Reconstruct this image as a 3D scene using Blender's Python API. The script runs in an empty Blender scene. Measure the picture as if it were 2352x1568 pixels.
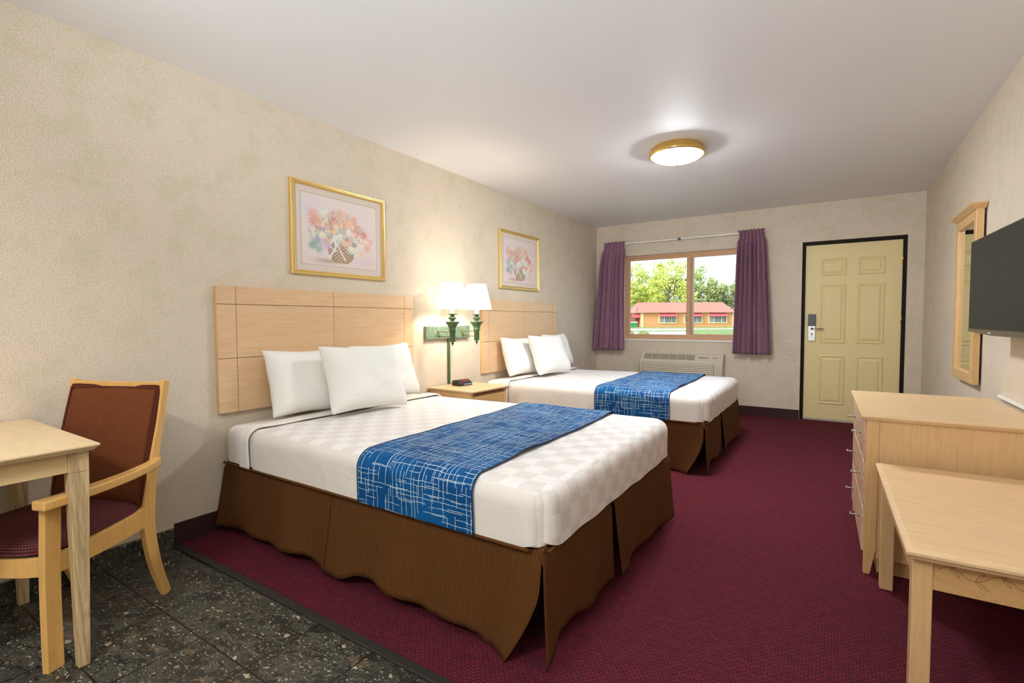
import bpy, bmesh, math, random
import numpy as np
from mathutils import Vector, Matrix, noise
from math import sin, cos, pi, radians, sqrt, atan2

random.seed(7)
scn = bpy.context.scene
COL = scn.collection
W, D, H = 3.688, 6.737, 2.523          # room width, far wall, ceiling height
YB = -2.7                              # back wall behind the camera

# ------------------------------------------------------------------ helpers
def S(r, g, b):
    f = lambda c: (c/255/12.92) if c/255 <= 0.04045 else ((c/255+0.055)/1.055)**2.4
    return (f(r), f(g), f(b), 1.0)

OFF = {}
def props(o, label=None, cat=None, group=None, kind=None):
    if label: o['label'] = label
    if cat: o['category'] = cat
    if group: o['group'] = group
    if kind: o['kind'] = kind
    return o

def thing(name, loc, label, cat, group=None, rz=0.0):
    o = bpy.data.objects.new(name, None)
    o.empty_display_size = 0.1
    o.location = loc; o.rotation_euler = (0, 0, rz)
    COL.objects.link(o)
    OFF[o.name] = Vector(loc)
    return props(o, label, cat, group)

class MB:
    def __init__(s):
        s.v = []; s.f = []; s.uv = {}; s.smooth = set(); s.mi = {}
    def add(s, vs, fs, smooth=False, mi=0):
        n = len(s.v); s.v += [tuple(v) for v in vs]
        for f in fs:
            if smooth: s.smooth.add(len(s.f))
            if mi: s.mi[len(s.f)] = mi
            s.f.append([i+n for i in f])
        return s
    def box(s, x0, x1, y0, y1, z0, z1, mi=0):
        if x0 > x1: x0, x1 = x1, x0
        if y0 > y1: y0, y1 = y1, y0
        if z0 > z1: z0, z1 = z1, z0
        v = [(x0,y0,z0),(x1,y0,z0),(x1,y1,z0),(x0,y1,z0),(x0,y0,z1),(x1,y0,z1),(x1,y1,z1),(x0,y1,z1)]
        return s.add(v, [(0,3,2,1),(4,5,6,7),(0,1,5,4),(1,2,6,5),(2,3,7,6),(3,0,4,7)], mi=mi)
    def frus(s, a, b, mi=0):
        """two rectangles (x0,x1,y0,y1,z) bottom a and top b"""
        v = []
        for (x0,x1,y0,y1,z) in (a, b): v += [(x0,y0,z),(x1,y0,z),(x1,y1,z),(x0,y1,z)]
        return s.add(v, [(0,3,2,1),(4,5,6,7),(0,1,5,4),(1,2,6,5),(2,3,7,6),(3,0,4,7)], mi=mi)
    def loops(s, L, cap0=True, cap1=True, closed=True, smooth=False):
        n = len(L[0]); vs = [p for l in L for p in l]; fs = []
        for i in range(len(L)-1):
            for j in range(n if closed else n-1):
                k = (j+1) % n
                fs.append((i*n+j, i*n+k, (i+1)*n+k, (i+1)*n+j))
        if cap0: fs.append(tuple(reversed(range(n))))
        if cap1: fs.append(tuple((len(L)-1)*n+j for j in range(n)))
        return s.add(vs, fs, smooth)
    def tube(s, path, r, n=12, smooth=True, caps=True):
        P = [Vector(p) for p in path]; L = []
        rr = r if isinstance(r, (list, tuple)) else [r]*len(P)
        up = Vector((0, 0, 1))
        for i, p in enumerate(P):
            t = (P[min(i+1, len(P)-1)] - P[max(i-1, 0)]).normalized()
            if abs(t.dot(up)) > 0.95: up = Vector((1, 0, 0)) if abs(t.x) < 0.9 else Vector((0, 1, 0))
            a = t.cross(up).normalized(); b = a.cross(t).normalized(); up = b
            L.append([tuple(p + (a*cos(2*pi*k/n) + b*sin(2*pi*k/n))*rr[i]) for k in range(n)])
        return s.loops(L, caps, caps, True, smooth)
    def lathe(s, prof, c=(0, 0, 0), n=32, smooth=True, axis='z'):
        L = []
        for r, h in prof:
            l = []
            for k in range(n):
                a = 2*pi*k/n
                if axis == 'z': l.append((c[0]+r*cos(a), c[1]+r*sin(a), c[2]+h))
                elif axis == 'x': l.append((c[0]+h, c[1]+r*cos(a), c[2]+r*sin(a)))
                else: l.append((c[0]+r*sin(a), c[1]+h, c[2]+r*cos(a)))
            L.append(l)
        return s.loops(L, True, True, True, smooth)
    def grid(s, fn, nu, nv, smooth=True, uv=None):
        vs = [fn(i/nu, j/nv) for i in range(nu+1) for j in range(nv+1)]
        n0 = len(s.v); fs = []
        for i in range(nu):
            for j in range(nv):
                a = i*(nv+1)+j
                if uv:
                    fi = len(s.f)+len(fs)
                    s.uv[fi] = [uv(i/nu, j/nv), uv((i+1)/nu, j/nv), uv((i+1)/nu, (j+1)/nv), uv(i/nu, (j+1)/nv)]
                fs.append((a, a+nv+1, a+nv+2, a+1))
        return s.add(vs, fs, smooth)
    def frame(s, rect, prof, tf, fill=False):
        """sweep profile [(inset, out)] round rect (a0,a1,b0,b1); tf(a,b,out)->xyz"""
        a0, a1, b0, b1 = rect; L = []
        for d, h in prof:
            L.append([tf(a0+d, b0+d, h), tf(a1-d, b0+d, h), tf(a1-d, b1-d, h), tf(a0+d, b1-d, h)])
        return s.loops(L, False, fill)
    def build(s, name, mat, parent=None, world=True, bevel=0, seg=2, solid=0, subsurf=0, label=None, flip=False, recalc=True, merge=False):
        me = bpy.data.meshes.new(name)
        off = OFF.get(parent.name, Vector()) if (parent and world) else Vector()
        me.from_pydata([(x-off.x, y-off.y, z-off.z) for x, y, z in s.v], [], s.f)
        me.polygons.foreach_set('use_smooth', [i in s.smooth for i in range(len(s.f))])
        mats = mat if isinstance(mat, (list, tuple)) else [mat]
        for m in mats: me.materials.append(m)
        for i, k in s.mi.items(): me.polygons[i].material_index = k
        if s.uv:
            ul = me.uv_layers.new(name='UVMap')
            for p in me.polygons:
                q = s.uv.get(p.index)
                if q:
                    for k, li in enumerate(p.loop_indices): ul.data[li].uv = q[k]
        if recalc or merge:
            bm = bmesh.new(); bm.from_mesh(me)
            if merge: bmesh.ops.remove_doubles(bm, verts=bm.verts, dist=1e-5)
            if recalc: bmesh.ops.recalc_face_normals(bm, faces=bm.faces)
            if flip: bmesh.ops.reverse_faces(bm, faces=bm.faces)
            bm.to_mesh(me); bm.free()
        me.update()
        o = bpy.data.objects.new(name, me); COL.objects.link(o)
        if parent:
            o.parent = parent
            OFF[o.name] = OFF.get(parent.name, Vector())
        if solid:
            m = o.modifiers.new('solid', 'SOLIDIFY'); m.thickness = solid; m.offset = 0
        if bevel:
            m = o.modifiers.new('bevel', 'BEVEL'); m.width = bevel; m.segments = seg; m.limit_method = 'ANGLE'; m.angle_limit = radians(40)
            m.harden_normals = False
        if subsurf:
            m = o.modifiers.new('sub', 'SUBSURF'); m.levels = subsurf; m.render_levels = subsurf
        if label: o['label'] = label
        return o

def copy_tree(o, parent=None, d=(0, 0, 0)):
    c = o.copy(); COL.objects.link(c)
    if parent: c.parent = parent
    else: c.location = Vector(o.location) + Vector(d)
    for ch in list(o.children): copy_tree(ch, c)
    return c

# ------------------------------------------------------------------ materials
def mat(name, base=(0.8, 0.8, 0.8, 1), rough=0.5, metal=0.0, spec=0.5, **kw):
    m = bpy.data.materials.new(name); m.use_nodes = True
    nt = m.node_tree; b = nt.nodes['Principled BSDF']
    b.inputs['Base Color'].default_value = base
    b.inputs['Roughness'].default_value = rough
    b.inputs['Metallic'].default_value = metal
    b.inputs['Specular IOR Level'].default_value = spec
    for k, v in kw.items(): b.inputs[k].default_value = v
    return m, nt, b

class N:
    def __init__(s, nt): s.nt = nt
    def __call__(s, t, **kw):
        n = s.nt.nodes.new(t)
        for k, v in kw.items():
            if k.startswith('i_'):
                key = k[2:]; key = int(key) if key.isdigit() else key.replace('_', ' ')
                if isinstance(v, bpy.types.NodeSocket): s.nt.links.new(v, n.inputs[key])
                else: n.inputs[key].default_value = v
            else: setattr(n, k, v)
        return n
    def link(s, a, b): s.nt.links.new(a, b)
    def math(s, op, a, b=None, c=None):
        n = s.nt.nodes.new('ShaderNodeMath'); n.operation = op
        for i, v in enumerate((a, b, c)):
            if v is None: continue
            if isinstance(v, bpy.types.NodeSocket): s.nt.links.new(v, n.inputs[i])
            else: n.inputs[i].default_value = v
        return n.outputs[0]
    def mix(s, f, a, b, mode='MIX'):
        n = s.nt.nodes.new('ShaderNodeMix'); n.data_type = 'RGBA'; n.blend_type = mode
        for key, v in ((0, f), (6, a), (7, b)):
            if isinstance(v, bpy.types.NodeSocket): s.nt.links.new(v, n.inputs[key])
            else: n.inputs[key].default_value = v
        return n.outputs[2]
    def ramp(s, f, stops, interp='LINEAR'):
        n = s.nt.nodes.new('ShaderNodeValToRGB'); n.color_ramp.interpolation = interp
        e = n.color_ramp.elements
        while len(e) < len(stops): e.new(0.5)
        for i, (p, c) in enumerate(stops): e[i].position = p; e[i].color = c
        s.nt.links.new(f, n.inputs[0]); return n.outputs[0]
    def bump(s, h, strength, dist, bsdf):
        n = s('ShaderNodeBump'); n.inputs['Strength'].default_value = strength; n.inputs['Distance'].default_value = dist
        s.nt.links.new(h, n.inputs['Height']); s.nt.links.new(n.outputs[0], bsdf.inputs['Normal'])

def g(v): return (v, v, v, 1)

def wood(name, light, dark, axis='x', rough=0.38, scale=1.0, strength=1.0):
    m, nt, b = mat(name, light, rough, spec=0.45); n = N(nt)
    tc = n('ShaderNodeTexCoord')
    sc = {'x': (1.2, 16, 16), 'y': (16, 1.2, 16), 'z': (16, 16, 1.2)}[axis]
    mp = n('ShaderNodeMapping', i_Vector=tc.outputs['Object'], i_Scale=[q*scale for q in sc])
    no = n('ShaderNodeTexNoise', i_Vector=mp.outputs[0], i_Scale=1.0, i_Detail=4.0, i_Roughness=0.55, i_Distortion=0.6)
    mp2 = n('ShaderNodeMapping', i_Vector=tc.outputs['Object'], i_Scale=[q*scale*9 for q in sc])
    n2 = n('ShaderNodeTexNoise', i_Vector=mp2.outputs[0], i_Scale=1.0, i_Detail=2.0)
    rings = n.math('FRACT', n.math('MULTIPLY', no.outputs[0], 7.0))
    rings = n.math('PINGPONG', rings, 0.5)
    f = n.math('ADD', n.math('MULTIPLY', rings, 0.9), n.math('MULTIPLY', n2.outputs[0], 0.75))
    mid = tuple(0.55*light[i]+0.45*dark[i] for i in range(3)) + (1,)
    hi = tuple(min(1, light[i]*(1+0.08*strength)) for i in range(3)) + (1,)
    c = n.ramp(f, [(0.15, dark if strength > 1 else mid), (0.42, mid if strength > 1 else light), (0.8, hi)])
    n.link(c, b.inputs['Base Color'])
    n.bump(n2.outputs[0], 0.06, 0.002, b)
    return m

MAPLE = wood('maple_wood_y', S(218, 182, 142), S(192, 152, 110), 'y')
MAPLE_X = wood('maple_wood_x', S(224, 190, 146), S(196, 154, 106), 'x')
MAPLE_Z = wood('maple_wood_z', S(210, 172, 122), S(178, 138, 90), 'z')
MAPLE_EDGE = wood('maple_edge', S(210, 170, 116), S(182, 138, 86), 'z')
MAPLE_EDGE_Y = wood('maple_edge_y', S(200, 158, 104), S(172, 128, 76), 'y')
GROOVE = mat('groove_brown', S(168, 128, 82), 0.7)[0]
OAK_T = wood('oak_table_top', S(228, 200, 156), S(204, 170, 120), 'x')
OAK_L = wood('oak_table_leg', S(198, 172, 130), S(150, 124, 82), 'z', strength=1.6)
CHAIRW = wood('beech_chair', S(216, 168, 98), S(192, 142, 74), 'z', rough=0.3)
PINK_W = wood('drawer_front_wood', S(214, 180, 150), S(186, 146, 116), 'y', rough=0.3, strength=1.5)

def wallpaper(name, tint=1.0):
    m, nt, b = mat(name, S(214, 200, 176), 0.75, spec=0.25); n = N(nt)
    tc = n('ShaderNodeTexCoord')
    a = n('ShaderNodeTexNoise', i_Vector=tc.outputs['Object'], i_Scale=5.0, i_Detail=8.0, i_Roughness=0.68)
    c = n('ShaderNodeTexNoise', i_Vector=tc.outputs['Object'], i_Scale=16.0, i_Detail=5.0, i_Roughness=0.7)
    fine = n('ShaderNodeTexNoise', i_Vector=tc.outputs['Object'], i_Scale=170.0, i_Detail=3.0)
    c1 = n.ramp(a.outputs[0], [(0.36, S(208, 197, 170)), (0.5, S(226, 212, 193)), (0.64, S(232, 213, 197))])
    c2 = n.ramp(c.outputs[0], [(0.35, S(215, 206, 178)), (0.52, S(226, 212, 193)), (0.68, S(220, 198, 178))])
    cc = n.mix(0.5, c1, c2)
    cc = n.mix(n.ramp(fine.outputs[0], [(0.4, g(0.0)), (0.75, g(0.75))]), cc, S(180, 166, 144))
    n.link(cc, b.inputs['Base Color'])
    n.bump(fine.outputs[0], 0.06, 0.001, b)
    return m
WALLP = wallpaper('wallpaper_beige_mottled')

CEIL = mat('ceiling_paint', S(236, 234, 234), 0.55, spec=0.3)[0]

def carpet_mat():
    m, nt, b = mat('burgundy_carpet', S(110, 30, 50), 0.95, spec=0.15); n = N(nt)
    tc = n('ShaderNodeTexCoord')
    wob = n('ShaderNodeTexNoise', i_Vector=tc.outputs['Object'], i_Scale=60.0, i_Detail=1.0)
    vm = n('ShaderNodeVectorMath', operation='SCALE'); n.link(wob.outputs[1], vm.inputs[0]); vm.inputs['Scale'].default_value = 0.005
    va = n('ShaderNodeVectorMath', operation='ADD'); n.link(tc.outputs['Object'], va.inputs[0]); n.link(vm.outputs[0], va.inputs[1])
    mp = n('ShaderNodeMapping', i_Vector=va.outputs[0], i_Rotation=(0, 0, radians(0)))
    br = n('ShaderNodeTexBrick', i_Vector=mp.outputs[0], i_Color1=S(120, 36, 46), i_Color2=S(98, 29, 46), i_Mortar=S(38, 26, 34),
           i_Scale=1.0, i_Mortar_Size=0.0022, i_Mortar_Smooth=0.6, i_Brick_Width=0.021, i_Row_Height=0.012)
    no = n('ShaderNodeTexNoise', i_Vector=tc.outputs['Object'], i_Scale=500.0, i_Detail=1.0)
    c = n.mix(n.math('MULTIPLY', no.outputs[0], 0.3), br.outputs[0], S(70, 22, 34))
    n.link(c, b.inputs['Base Color'])
    n.bump(n.math('SUBTRACT', n.math('MULTIPLY', no.outputs[0], 0.4), br.outputs[1]), 0.5, 0.003, b)
    return m
CARPET = carpet_mat()
BASEB = mat('baseboard_burgundy', S(52, 16, 20), 0.7)[0]
STRIP = mat('black_rubber_strip', S(44, 42, 38), 0.45)[0]

def granite_mat(tiles=True):
    m, nt, b = mat('dark_granite' + ('_tile' if tiles else ''), S(60, 58, 50), 0.32, spec=0.5); n = N(nt)
    tc = n('ShaderNodeTexCoord')
    no = n('ShaderNodeTexNoise', i_Vector=tc.outputs['Object'], i_Scale=7.0, i_Detail=5.0, i_Roughness=0.65)
    vm = n('ShaderNodeVectorMath', operation='SCALE'); n.link(no.outputs[1], vm.inputs[0]); vm.inputs['Scale'].default_value = 0.12
    va = n('ShaderNodeVectorMath', operation='ADD'); n.link(tc.outputs['Object'], va.inputs[0]); n.link(vm.outputs[0], va.inputs[1])
    mp = n('ShaderNodeMapping', i_Vector=va.outputs[0], i_Rotation=(0, 0, radians(38)), i_Scale=(1.0, 2.2, 1.6))
    base = n.ramp(no.outputs[0], [(0.32, S(58, 58, 48)), (0.5, S(80, 80, 68)), (0.68, S(94, 84, 68))])
    grain = n('ShaderNodeTexNoise', i_Vector=mp.outputs[0], i_Scale=70.0, i_Detail=6.0, i_Roughness=0.75)
    c = n.mix(n.ramp(grain.outputs[0], [(0.38, g(0.9)), (0.58, g(0.0))]), base, S(36, 35, 31))
    def chips(scale, r, chan, lo, hi, col, amt):
        nonlocal c
        v = n('ShaderNodeTexVoronoi', i_Vector=mp.outputs[0], i_Scale=scale)
        sp = n('ShaderNodeSeparateColor', i_Color=v.outputs['Color'])
        ch_ = sp.outputs[chan]
        rad = n.math('MULTIPLY', sp.outputs[(chan+1) % 3], r)
        edge = n.math('ADD', v.outputs['Distance'], n.math('MULTIPLY', n.math('SUBTRACT', grain.outputs[0], 0.5), 0.28))
        sel = n.math('MULTIPLY', n.math('LESS_THAN', edge, rad), n.math('MULTIPLY', n.math('GREATER_THAN', ch_, lo), n.math('LESS_THAN', ch_, hi)))
        c = n.mix(n.math('MULTIPLY', sel, amt), c, col)
    chips(8.0, 0.72, 0, 0.45, 1.0, S(44, 42, 36), 0.85)
    chips(15.0, 0.65, 0, 0.5, 1.0, S(38, 36, 31), 0.85)
    chips(30.0, 0.60, 1, 0.55, 1.0, S(34, 33, 29), 0.85)
    chips(9.0, 0.50, 2, 0.80, 1.0, S(118, 96, 74), 0.5)
    chips(24.0, 0.42, 2, 0.80, 1.0, S(186, 172, 146), 0.85)
    chips(62.0, 0.55, 0, 0.80, 1.0, S(168, 160, 140), 0.8)
    chips(130.0, 0.6, 1, 0.78, 1.0, S(150, 146, 130), 0.7)
    n.link(c, b.inputs['Base Color'])
    if tiles:
        mpt = n('ShaderNodeMapping', i_Vector=tc.outputs['Object'], i_Location=(-0.02, -0.276, 0))
        br = n('ShaderNodeTexBrick', i_Vector=mpt.outputs[0], i_Scale=1.0, i_Mortar_Size=0.0034, i_Mortar_Smooth=0.0,
               i_Brick_Width=0.305, i_Row_Height=0.305, i_Color1=g(1), i_Color2=g(1), i_Mortar=g(0), offset=0.0)
        c2 = n.mix(br.outputs[1], c, S(20, 18, 15))
        n.link(c2, b.inputs['Base Color'])
        n.bump(n.math('SUBTRACT', 1.0, br.outputs[1]), 0.4, 0.002, b)
    return m
GRAN = granite_mat(True); GRANB = granite_mat(False)

def fabric(name, col, rough=0.9, wr=0.25, scale=9.0, sheen=0.0, wdist=0.02):
    m, nt, b = mat(name, col, rough, spec=0.2); n = N(nt)
    tc = n('ShaderNodeTexCoord')
    a = n('ShaderNodeTexNoise', i_Vector=tc.outputs['Object'], i_Scale=scale, i_Detail=3.0, i_Roughness=0.5, i_Distortion=0.8)
    n.bump(a.outputs[0], wr, wdist, b)
    if sheen: b.inputs['Sheen Weight'].default_value = sheen
    return m
PILLOW = fabric('white_pillowcase', S(238, 236, 230), wr=0.35, scale=7.0)
SHEET = fabric('white_sheet', S(236, 230, 222), wr=0.3, scale=10.0)

def coverlet_mat(side_check):
    m, nt, b = mat('white_check_coverlet', S(238, 232, 226), 0.6, spec=0.3); n = N(nt)
    tc = n('ShaderNodeTexCoord'); ge = n('ShaderNodeNewGeometry')
    mp = n('ShaderNodeMapping', i_Vector=tc.outputs['Object'], i_Location=(0.013, 0.017, 0.009))
    ck = n('ShaderNodeTexChecker', i_Vector=mp.outputs[0], i_Scale=12.5)
    ny = n('ShaderNodeSeparateXYZ', i_Vector=tc.outputs['Normal'])
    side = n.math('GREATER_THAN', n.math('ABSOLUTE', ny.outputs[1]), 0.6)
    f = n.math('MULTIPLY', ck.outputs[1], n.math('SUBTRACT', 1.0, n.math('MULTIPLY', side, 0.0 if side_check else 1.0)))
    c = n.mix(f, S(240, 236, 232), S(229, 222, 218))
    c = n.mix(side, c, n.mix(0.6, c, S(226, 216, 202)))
    n.link(c, b.inputs['Base Color'])
    r = n.math('SUBTRACT', 0.62, n.math('MULTIPLY', f, 0.14)); n.link(r, b.inputs['Roughness'])
    a = n('ShaderNodeTexNoise', i_Vector=tc.outputs['Object'], i_Scale=6.0, i_Detail=3.0, i_Distortion=0.7)
    # fine gathers that run over the foot edge
    mg = n('ShaderNodeMapping', i_Vector=tc.outputs['Object'], i_Scale=(2.0, 42.0, 3.0))
    gth = n('ShaderNodeTexNoise', i_Vector=mg.outputs[0], i_Scale=1.0, i_Detail=2.0)
    px = n('ShaderNodeSeparateXYZ', i_Vector=tc.outputs['Object'])
    near = n('ShaderNodeMapRange', i_Value=px.outputs[0]); near.inputs[1].default_value = 1.88; near.inputs[2].default_value = 2.05
    hh = n.math('ADD', n.math('MULTIPLY', a.outputs[0], 0.9), n.math('MULTIPLY', n.math('MULTIPLY', gth.outputs[0], near.outputs[0]), 0.85))
    n.bump(hh, 0.4, 0.028, b)
    return m
COVER = coverlet_mat(False)

def runner_mat():
    m, nt, b = mat('blue_runner_cloth', S(20, 82, 140), 0.7, spec=0.2); n = N(nt)
    uv = n('ShaderNodeTexCoord')
    wn = n('ShaderNodeTexNoise', i_Vector=uv.outputs['UV'], i_Scale=9.0, i_Detail=2.0)
    vm = n('ShaderNodeVectorMath', operation='SCALE'); n.link(wn.outputs[1], vm.inputs[0]); vm.inputs['Scale'].default_value = 0.018
    va = n('ShaderNodeVectorMath', operation='ADD'); n.link(uv.outputs['UV'], va.inputs[0]); n.link(vm.outputs[0], va.inputs[1])
    sx = n('ShaderNodeSeparateXYZ', i_Vector=va.outputs[0])
    U, V = sx.outputs[0], sx.outputs[1]
    tot = None
    for k, (a, c, sp, seg, ph, thr) in enumerate([(U, V, 0.024, 0.085, 0.0, .40), (V, U, 0.024, 0.085, 0.37, .40), (U, V, 0.037, 0.055, 0.61, .52), (V, U, 0.037, 0.055, 0.19, .52)]):
        q = n.math('ADD', n.math('DIVIDE', a, sp), ph + 30)
        cell = n.math('FLOOR', q); fr = n.math('SUBTRACT', q, cell)
        shift = n('ShaderNodeTexWhiteNoise', noise_dimensions='1D', i_W=n.math('ADD', cell, 13.7*k))
        line = n.math('LESS_THAN', n.math('ABSOLUTE', n.math('SUBTRACT', fr, n.math('ADD', 0.3, n.math('MULTIPLY', shift.outputs[0], 0.4)))), 0.0011/sp)
        seg_ = n.math('FLOOR', n.math('ADD', n.math('DIVIDE', c, seg), n.math('MULTIPLY', shift.outputs[0], 7.0)))
        cv = n('ShaderNodeCombineXYZ', i_X=cell, i_Y=seg_, i_Z=float(k))
        wn2 = n('ShaderNodeTexWhiteNoise', noise_dimensions='3D', i_Vector=cv.outputs[0])
        on = n.math('GREATER_THAN', wn2.outputs[0], thr)
        l = n.math('MULTIPLY', line, on)
        tot = l if tot is None else n.math('MAXIMUM', tot, l)
    sn = n('ShaderNodeTexNoise', i_Vector=uv.outputs['UV'], i_Scale=260.0, i_Detail=1.0)
    tot = n.math('MULTIPLY', tot, n.math('GREATER_THAN', sn.outputs[0], 0.40))
    big = n('ShaderNodeTexNoise', i_Vector=uv.outputs['UV'], i_Scale=4.0)
    blue = n.ramp(big.outputs[0], [(0.35, S(0, 68, 124)), (0.65, S(8, 90, 148))])
    c = n.mix(tot, blue, S(202, 224, 228)); n.link(c, b.inputs['Base Color'])
    a = n('ShaderNodeTexNoise', i_Vector=uv.outputs['UV'], i_Scale=8.0, i_Detail=3.0, i_Distortion=1.0)
    n.bump(a.outputs[0], 0.3, 0.02, b)
    return m
RUNNER = runner_mat()
HEM_BLUE = mat('navy_hem', S(14, 50, 96), 0.8)[0]

def skirt_mat():
    m, nt, b = mat('brown_ribbed_skirt', S(104, 70, 30), 0.85, spec=0.2); n = N(nt)
    uv = n('ShaderNodeTexCoord'); sx = n('ShaderNodeSeparateXYZ', i_Vector=uv.outputs['UV'])
    s = n.math('SINE', n.math('MULTIPLY', sx.outputs[0], 2*pi/0.0105))
    f = n.math('ADD', n.math('MULTIPLY', s, 0.5), 0.5)
    nz = n('ShaderNodeTexNoise', i_Vector=uv.outputs['UV'], i_Scale=3.5, i_Detail=3.0)
    c = n.mix(f, S(70, 40, 13), S(106, 66, 27))
    c = n.mix(n.math('MULTIPLY', nz.outputs[0], 0.5), c, S(90, 54, 20))
    n.link(c, b.inputs['Base Color']); b.inputs['Sheen Weight'].default_value = 0.0
    n.bump(f, 0.6, 0.003, b)
    return m
SKIRT = skirt_mat()

def weave(name, light, dark, sc=1.0, vec='Object'):
    m, nt, b = mat(name, light, 0.85, spec=0.2); n = N(nt)
    tc = n('ShaderNodeTexCoord')
    br = n('ShaderNodeTexBrick', i_Vector=tc.outputs['UV'], i_Color1=light, i_Color2=tuple(0.82*q for q in light[:3])+(1,), i_Mortar=dark,
           i_Scale=1.0, i_Mortar_Size=0.0016*sc, i_Mortar_Smooth=0.5, i_Brick_Width=0.0105*sc, i_Row_Height=0.0052*sc)
    n.link(br.outputs[0], b.inputs['Base Color'])
    n.bump(n.math('SUBTRACT', 1.0, br.outputs[1]), 0.5, 0.002, b)
    return m
SEATF = weave('plum_woven_seat', S(120, 62, 60), S(62, 28, 30))
BACKF = weave('rust_woven_back', S(150, 88, 48), S(84, 38, 18))
PIPING = mat('piping_brown', S(92, 46, 26), 0.9)[0]

GOLD = mat('gold_frame', S(222, 190, 118), 0.3, metal=0.6)[0]
ANTIQ = mat('antique_brass', S(128, 120, 78), 0.4, metal=0.5)[0]
BRASS = mat('brass', S(226, 190, 110), 0.22, metal=0.9)[0]
STEEL = mat('brushed_steel', S(176, 172, 164), 0.35, metal=0.85)[0]
DARKM = mat('dark_metal', S(52, 48, 44), 0.4, metal=0.6)[0]
BLACK = mat('black_plastic', S(26, 24, 24), 0.35)[0]
BLACKF = mat('black_door_frame', S(34, 24, 18), 0.6, spec=0.15)[0]
MATB = mat('picture_mat_board', S(216, 202, 190), 0.8)[0]
LINE = mat('mat_line', S(150, 146, 116), 0.8)[0]
DOORM = mat('cream_yellow_door', S(234, 214, 156), 0.5)[0]
THRESH = mat('threshold_metal', S(176, 164, 148), 0.5)[0]
WHITE = mat('white_painted', S(238, 234, 226), 0.5)[0]
ACM = mat('ac_beige_plastic', S(206, 194, 172), 0.5)[0]
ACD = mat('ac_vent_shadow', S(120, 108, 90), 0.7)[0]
WINW = wood('window_frame_wood', S(206, 160, 120), S(182, 134, 94), 'x', rough=0.45)
WINZ = wood('window_frame_wood_upright', S(206, 160, 120), S(182, 134, 94), 'z', rough=0.45)

def green_mat():
    m, nt, b = mat('verdigris_green', S(110, 146, 112), 0.5, spec=0.4); n = N(nt)
    tc = n('ShaderNodeTexCoord')
    a = n('ShaderNodeTexNoise', i_Vector=tc.outputs['Object'], i_Scale=40.0, i_Detail=4.0)
    c = n.ramp(a.outputs[0], [(0.3, S(78, 98, 80)), (0.5, S(98, 118, 98)), (0.7, S(118, 136, 116))])
    n.link(c, b.inputs['Base Color']); return m
GREEN = green_mat()
GREEND = mat('dark_green_enamel', S(66, 92, 56), 0.4)[0]

def emit(name, col, st, base=(1, 1, 1, 1)):
    m, nt, b = mat(name, base, 0.6)
    b.inputs['Emission Color'].default_value = col; b.inputs['Emission Strength'].default_value = st
    return m
DOME = emit('lit_ceiling_dome', (0.90, 0.955, 1.0, 1), 98.0)
SHADE = emit('lit_lampshade', (1.0, 0.92, 0.76, 1), 1.7)
SCREEN = mat('tv_screen', S(38, 36, 32), 0.45, spec=0.2)[0]
TVB = mat('tv_bezel', S(34, 30, 28), 0.25)[0]
TVL = mat('tv_lower_bezel', S(92, 82, 62), 0.25)[0]
MIRR = mat('mirror_glass', S(225, 228, 220), 0.02, metal=1.0)[0]
REDD = emit('clock_display_red', S(200, 60, 70), 0.15, S(90, 20, 24))

def curtain_mat():
    m, nt, b = mat('mauve_curtain', S(124, 82, 102), 0.8, spec=0.25); n = N(nt)
    tc = n('ShaderNodeTexCoord')
    a = n('ShaderNodeTexNoise', i_Vector=tc.outputs['Object'], i_Scale=90.0, i_Detail=3.0)
    c = n.ramp(a.outputs[0], [(0.35, S(126, 84, 104)), (0.65, S(176, 134, 154))])
    n.link(c, b.inputs['Base Color']); n.bump(a.outputs[0], 0.15, 0.003, b)
    b.inputs['Sheen Weight'].default_value = 0.05
    return m
CURT = curtain_mat()

def glass_mat():
    m = bpy.data.materials.new('window_glass'); m.use_nodes = True
    nt = m.node_tree; nt.nodes.clear(); n = N(nt)
    o = n('ShaderNodeOutputMaterial'); t = n('ShaderNodeBsdfTransparent', i_Color=(0.96, 0.98, 0.97, 1))
    gl = n('ShaderNodeBsdfGlossy', i_Roughness=0.02, i_Color=(1, 1, 1, 1)); mx = n('ShaderNodeMixShader')
    fr = n('ShaderNodeFresnel', i_IOR=1.4)
    n.link(n.math('MULTIPLY', fr.outputs[0], 0.15), mx.inputs[0]); n.link(t.outputs[0], mx.inputs[1]); n.link(gl.outputs[0], mx.inputs[2])
    n.link(mx.outputs[0], o.inputs[0]); return m
GLASS = glass_mat()

# ------------------------------------------------------------------ the room shell
def struct(mb, name, m, label=None, parent=None, **kw):
    o = mb.build(name, m, parent, **kw)
    if not parent: o['kind'] = 'structure'
    if label: o['label'] = label
    return o

struct(MB().box(-0.12, W+0.12, YB-0.12, D, -0.12, 0), 'floor', GRAN, 'dark speckled granite tile floor')
struct(MB().box(0, W, 1.215, D, 0.0, 0.008).box(2.612, 3.512, D, D+0.06, 0.0, 0.008), 'floor_carpet', CARPET, 'burgundy woven carpet over the far part of the floor')
struct(MB().box(-0.12, W+0.12, YB-0.12, D+0.14, H, H+0.1), 'ceiling', CEIL, 'plain white ceiling')
struct(MB().box(-0.12, 0, YB-0.12, D+0.14, -0.0, H), 'wall_left', WALLP, 'wall behind the headboards, mottled beige wallpaper')
struct(MB().box(W, W+0.12, YB-0.12, D+0.14, -0.0, H), 'wall_right', WALLP, 'wall with the mirror and television, mottled beige wallpaper')
struct(MB().box(0, W, YB-0.12, YB, 0, H), 'wall_back', WALLP, 'wall behind the viewpoint')
WX0, WX1, WZ0, WZ1 = 0.40, 2.18, 0.905, 2.09     # window opening
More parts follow.
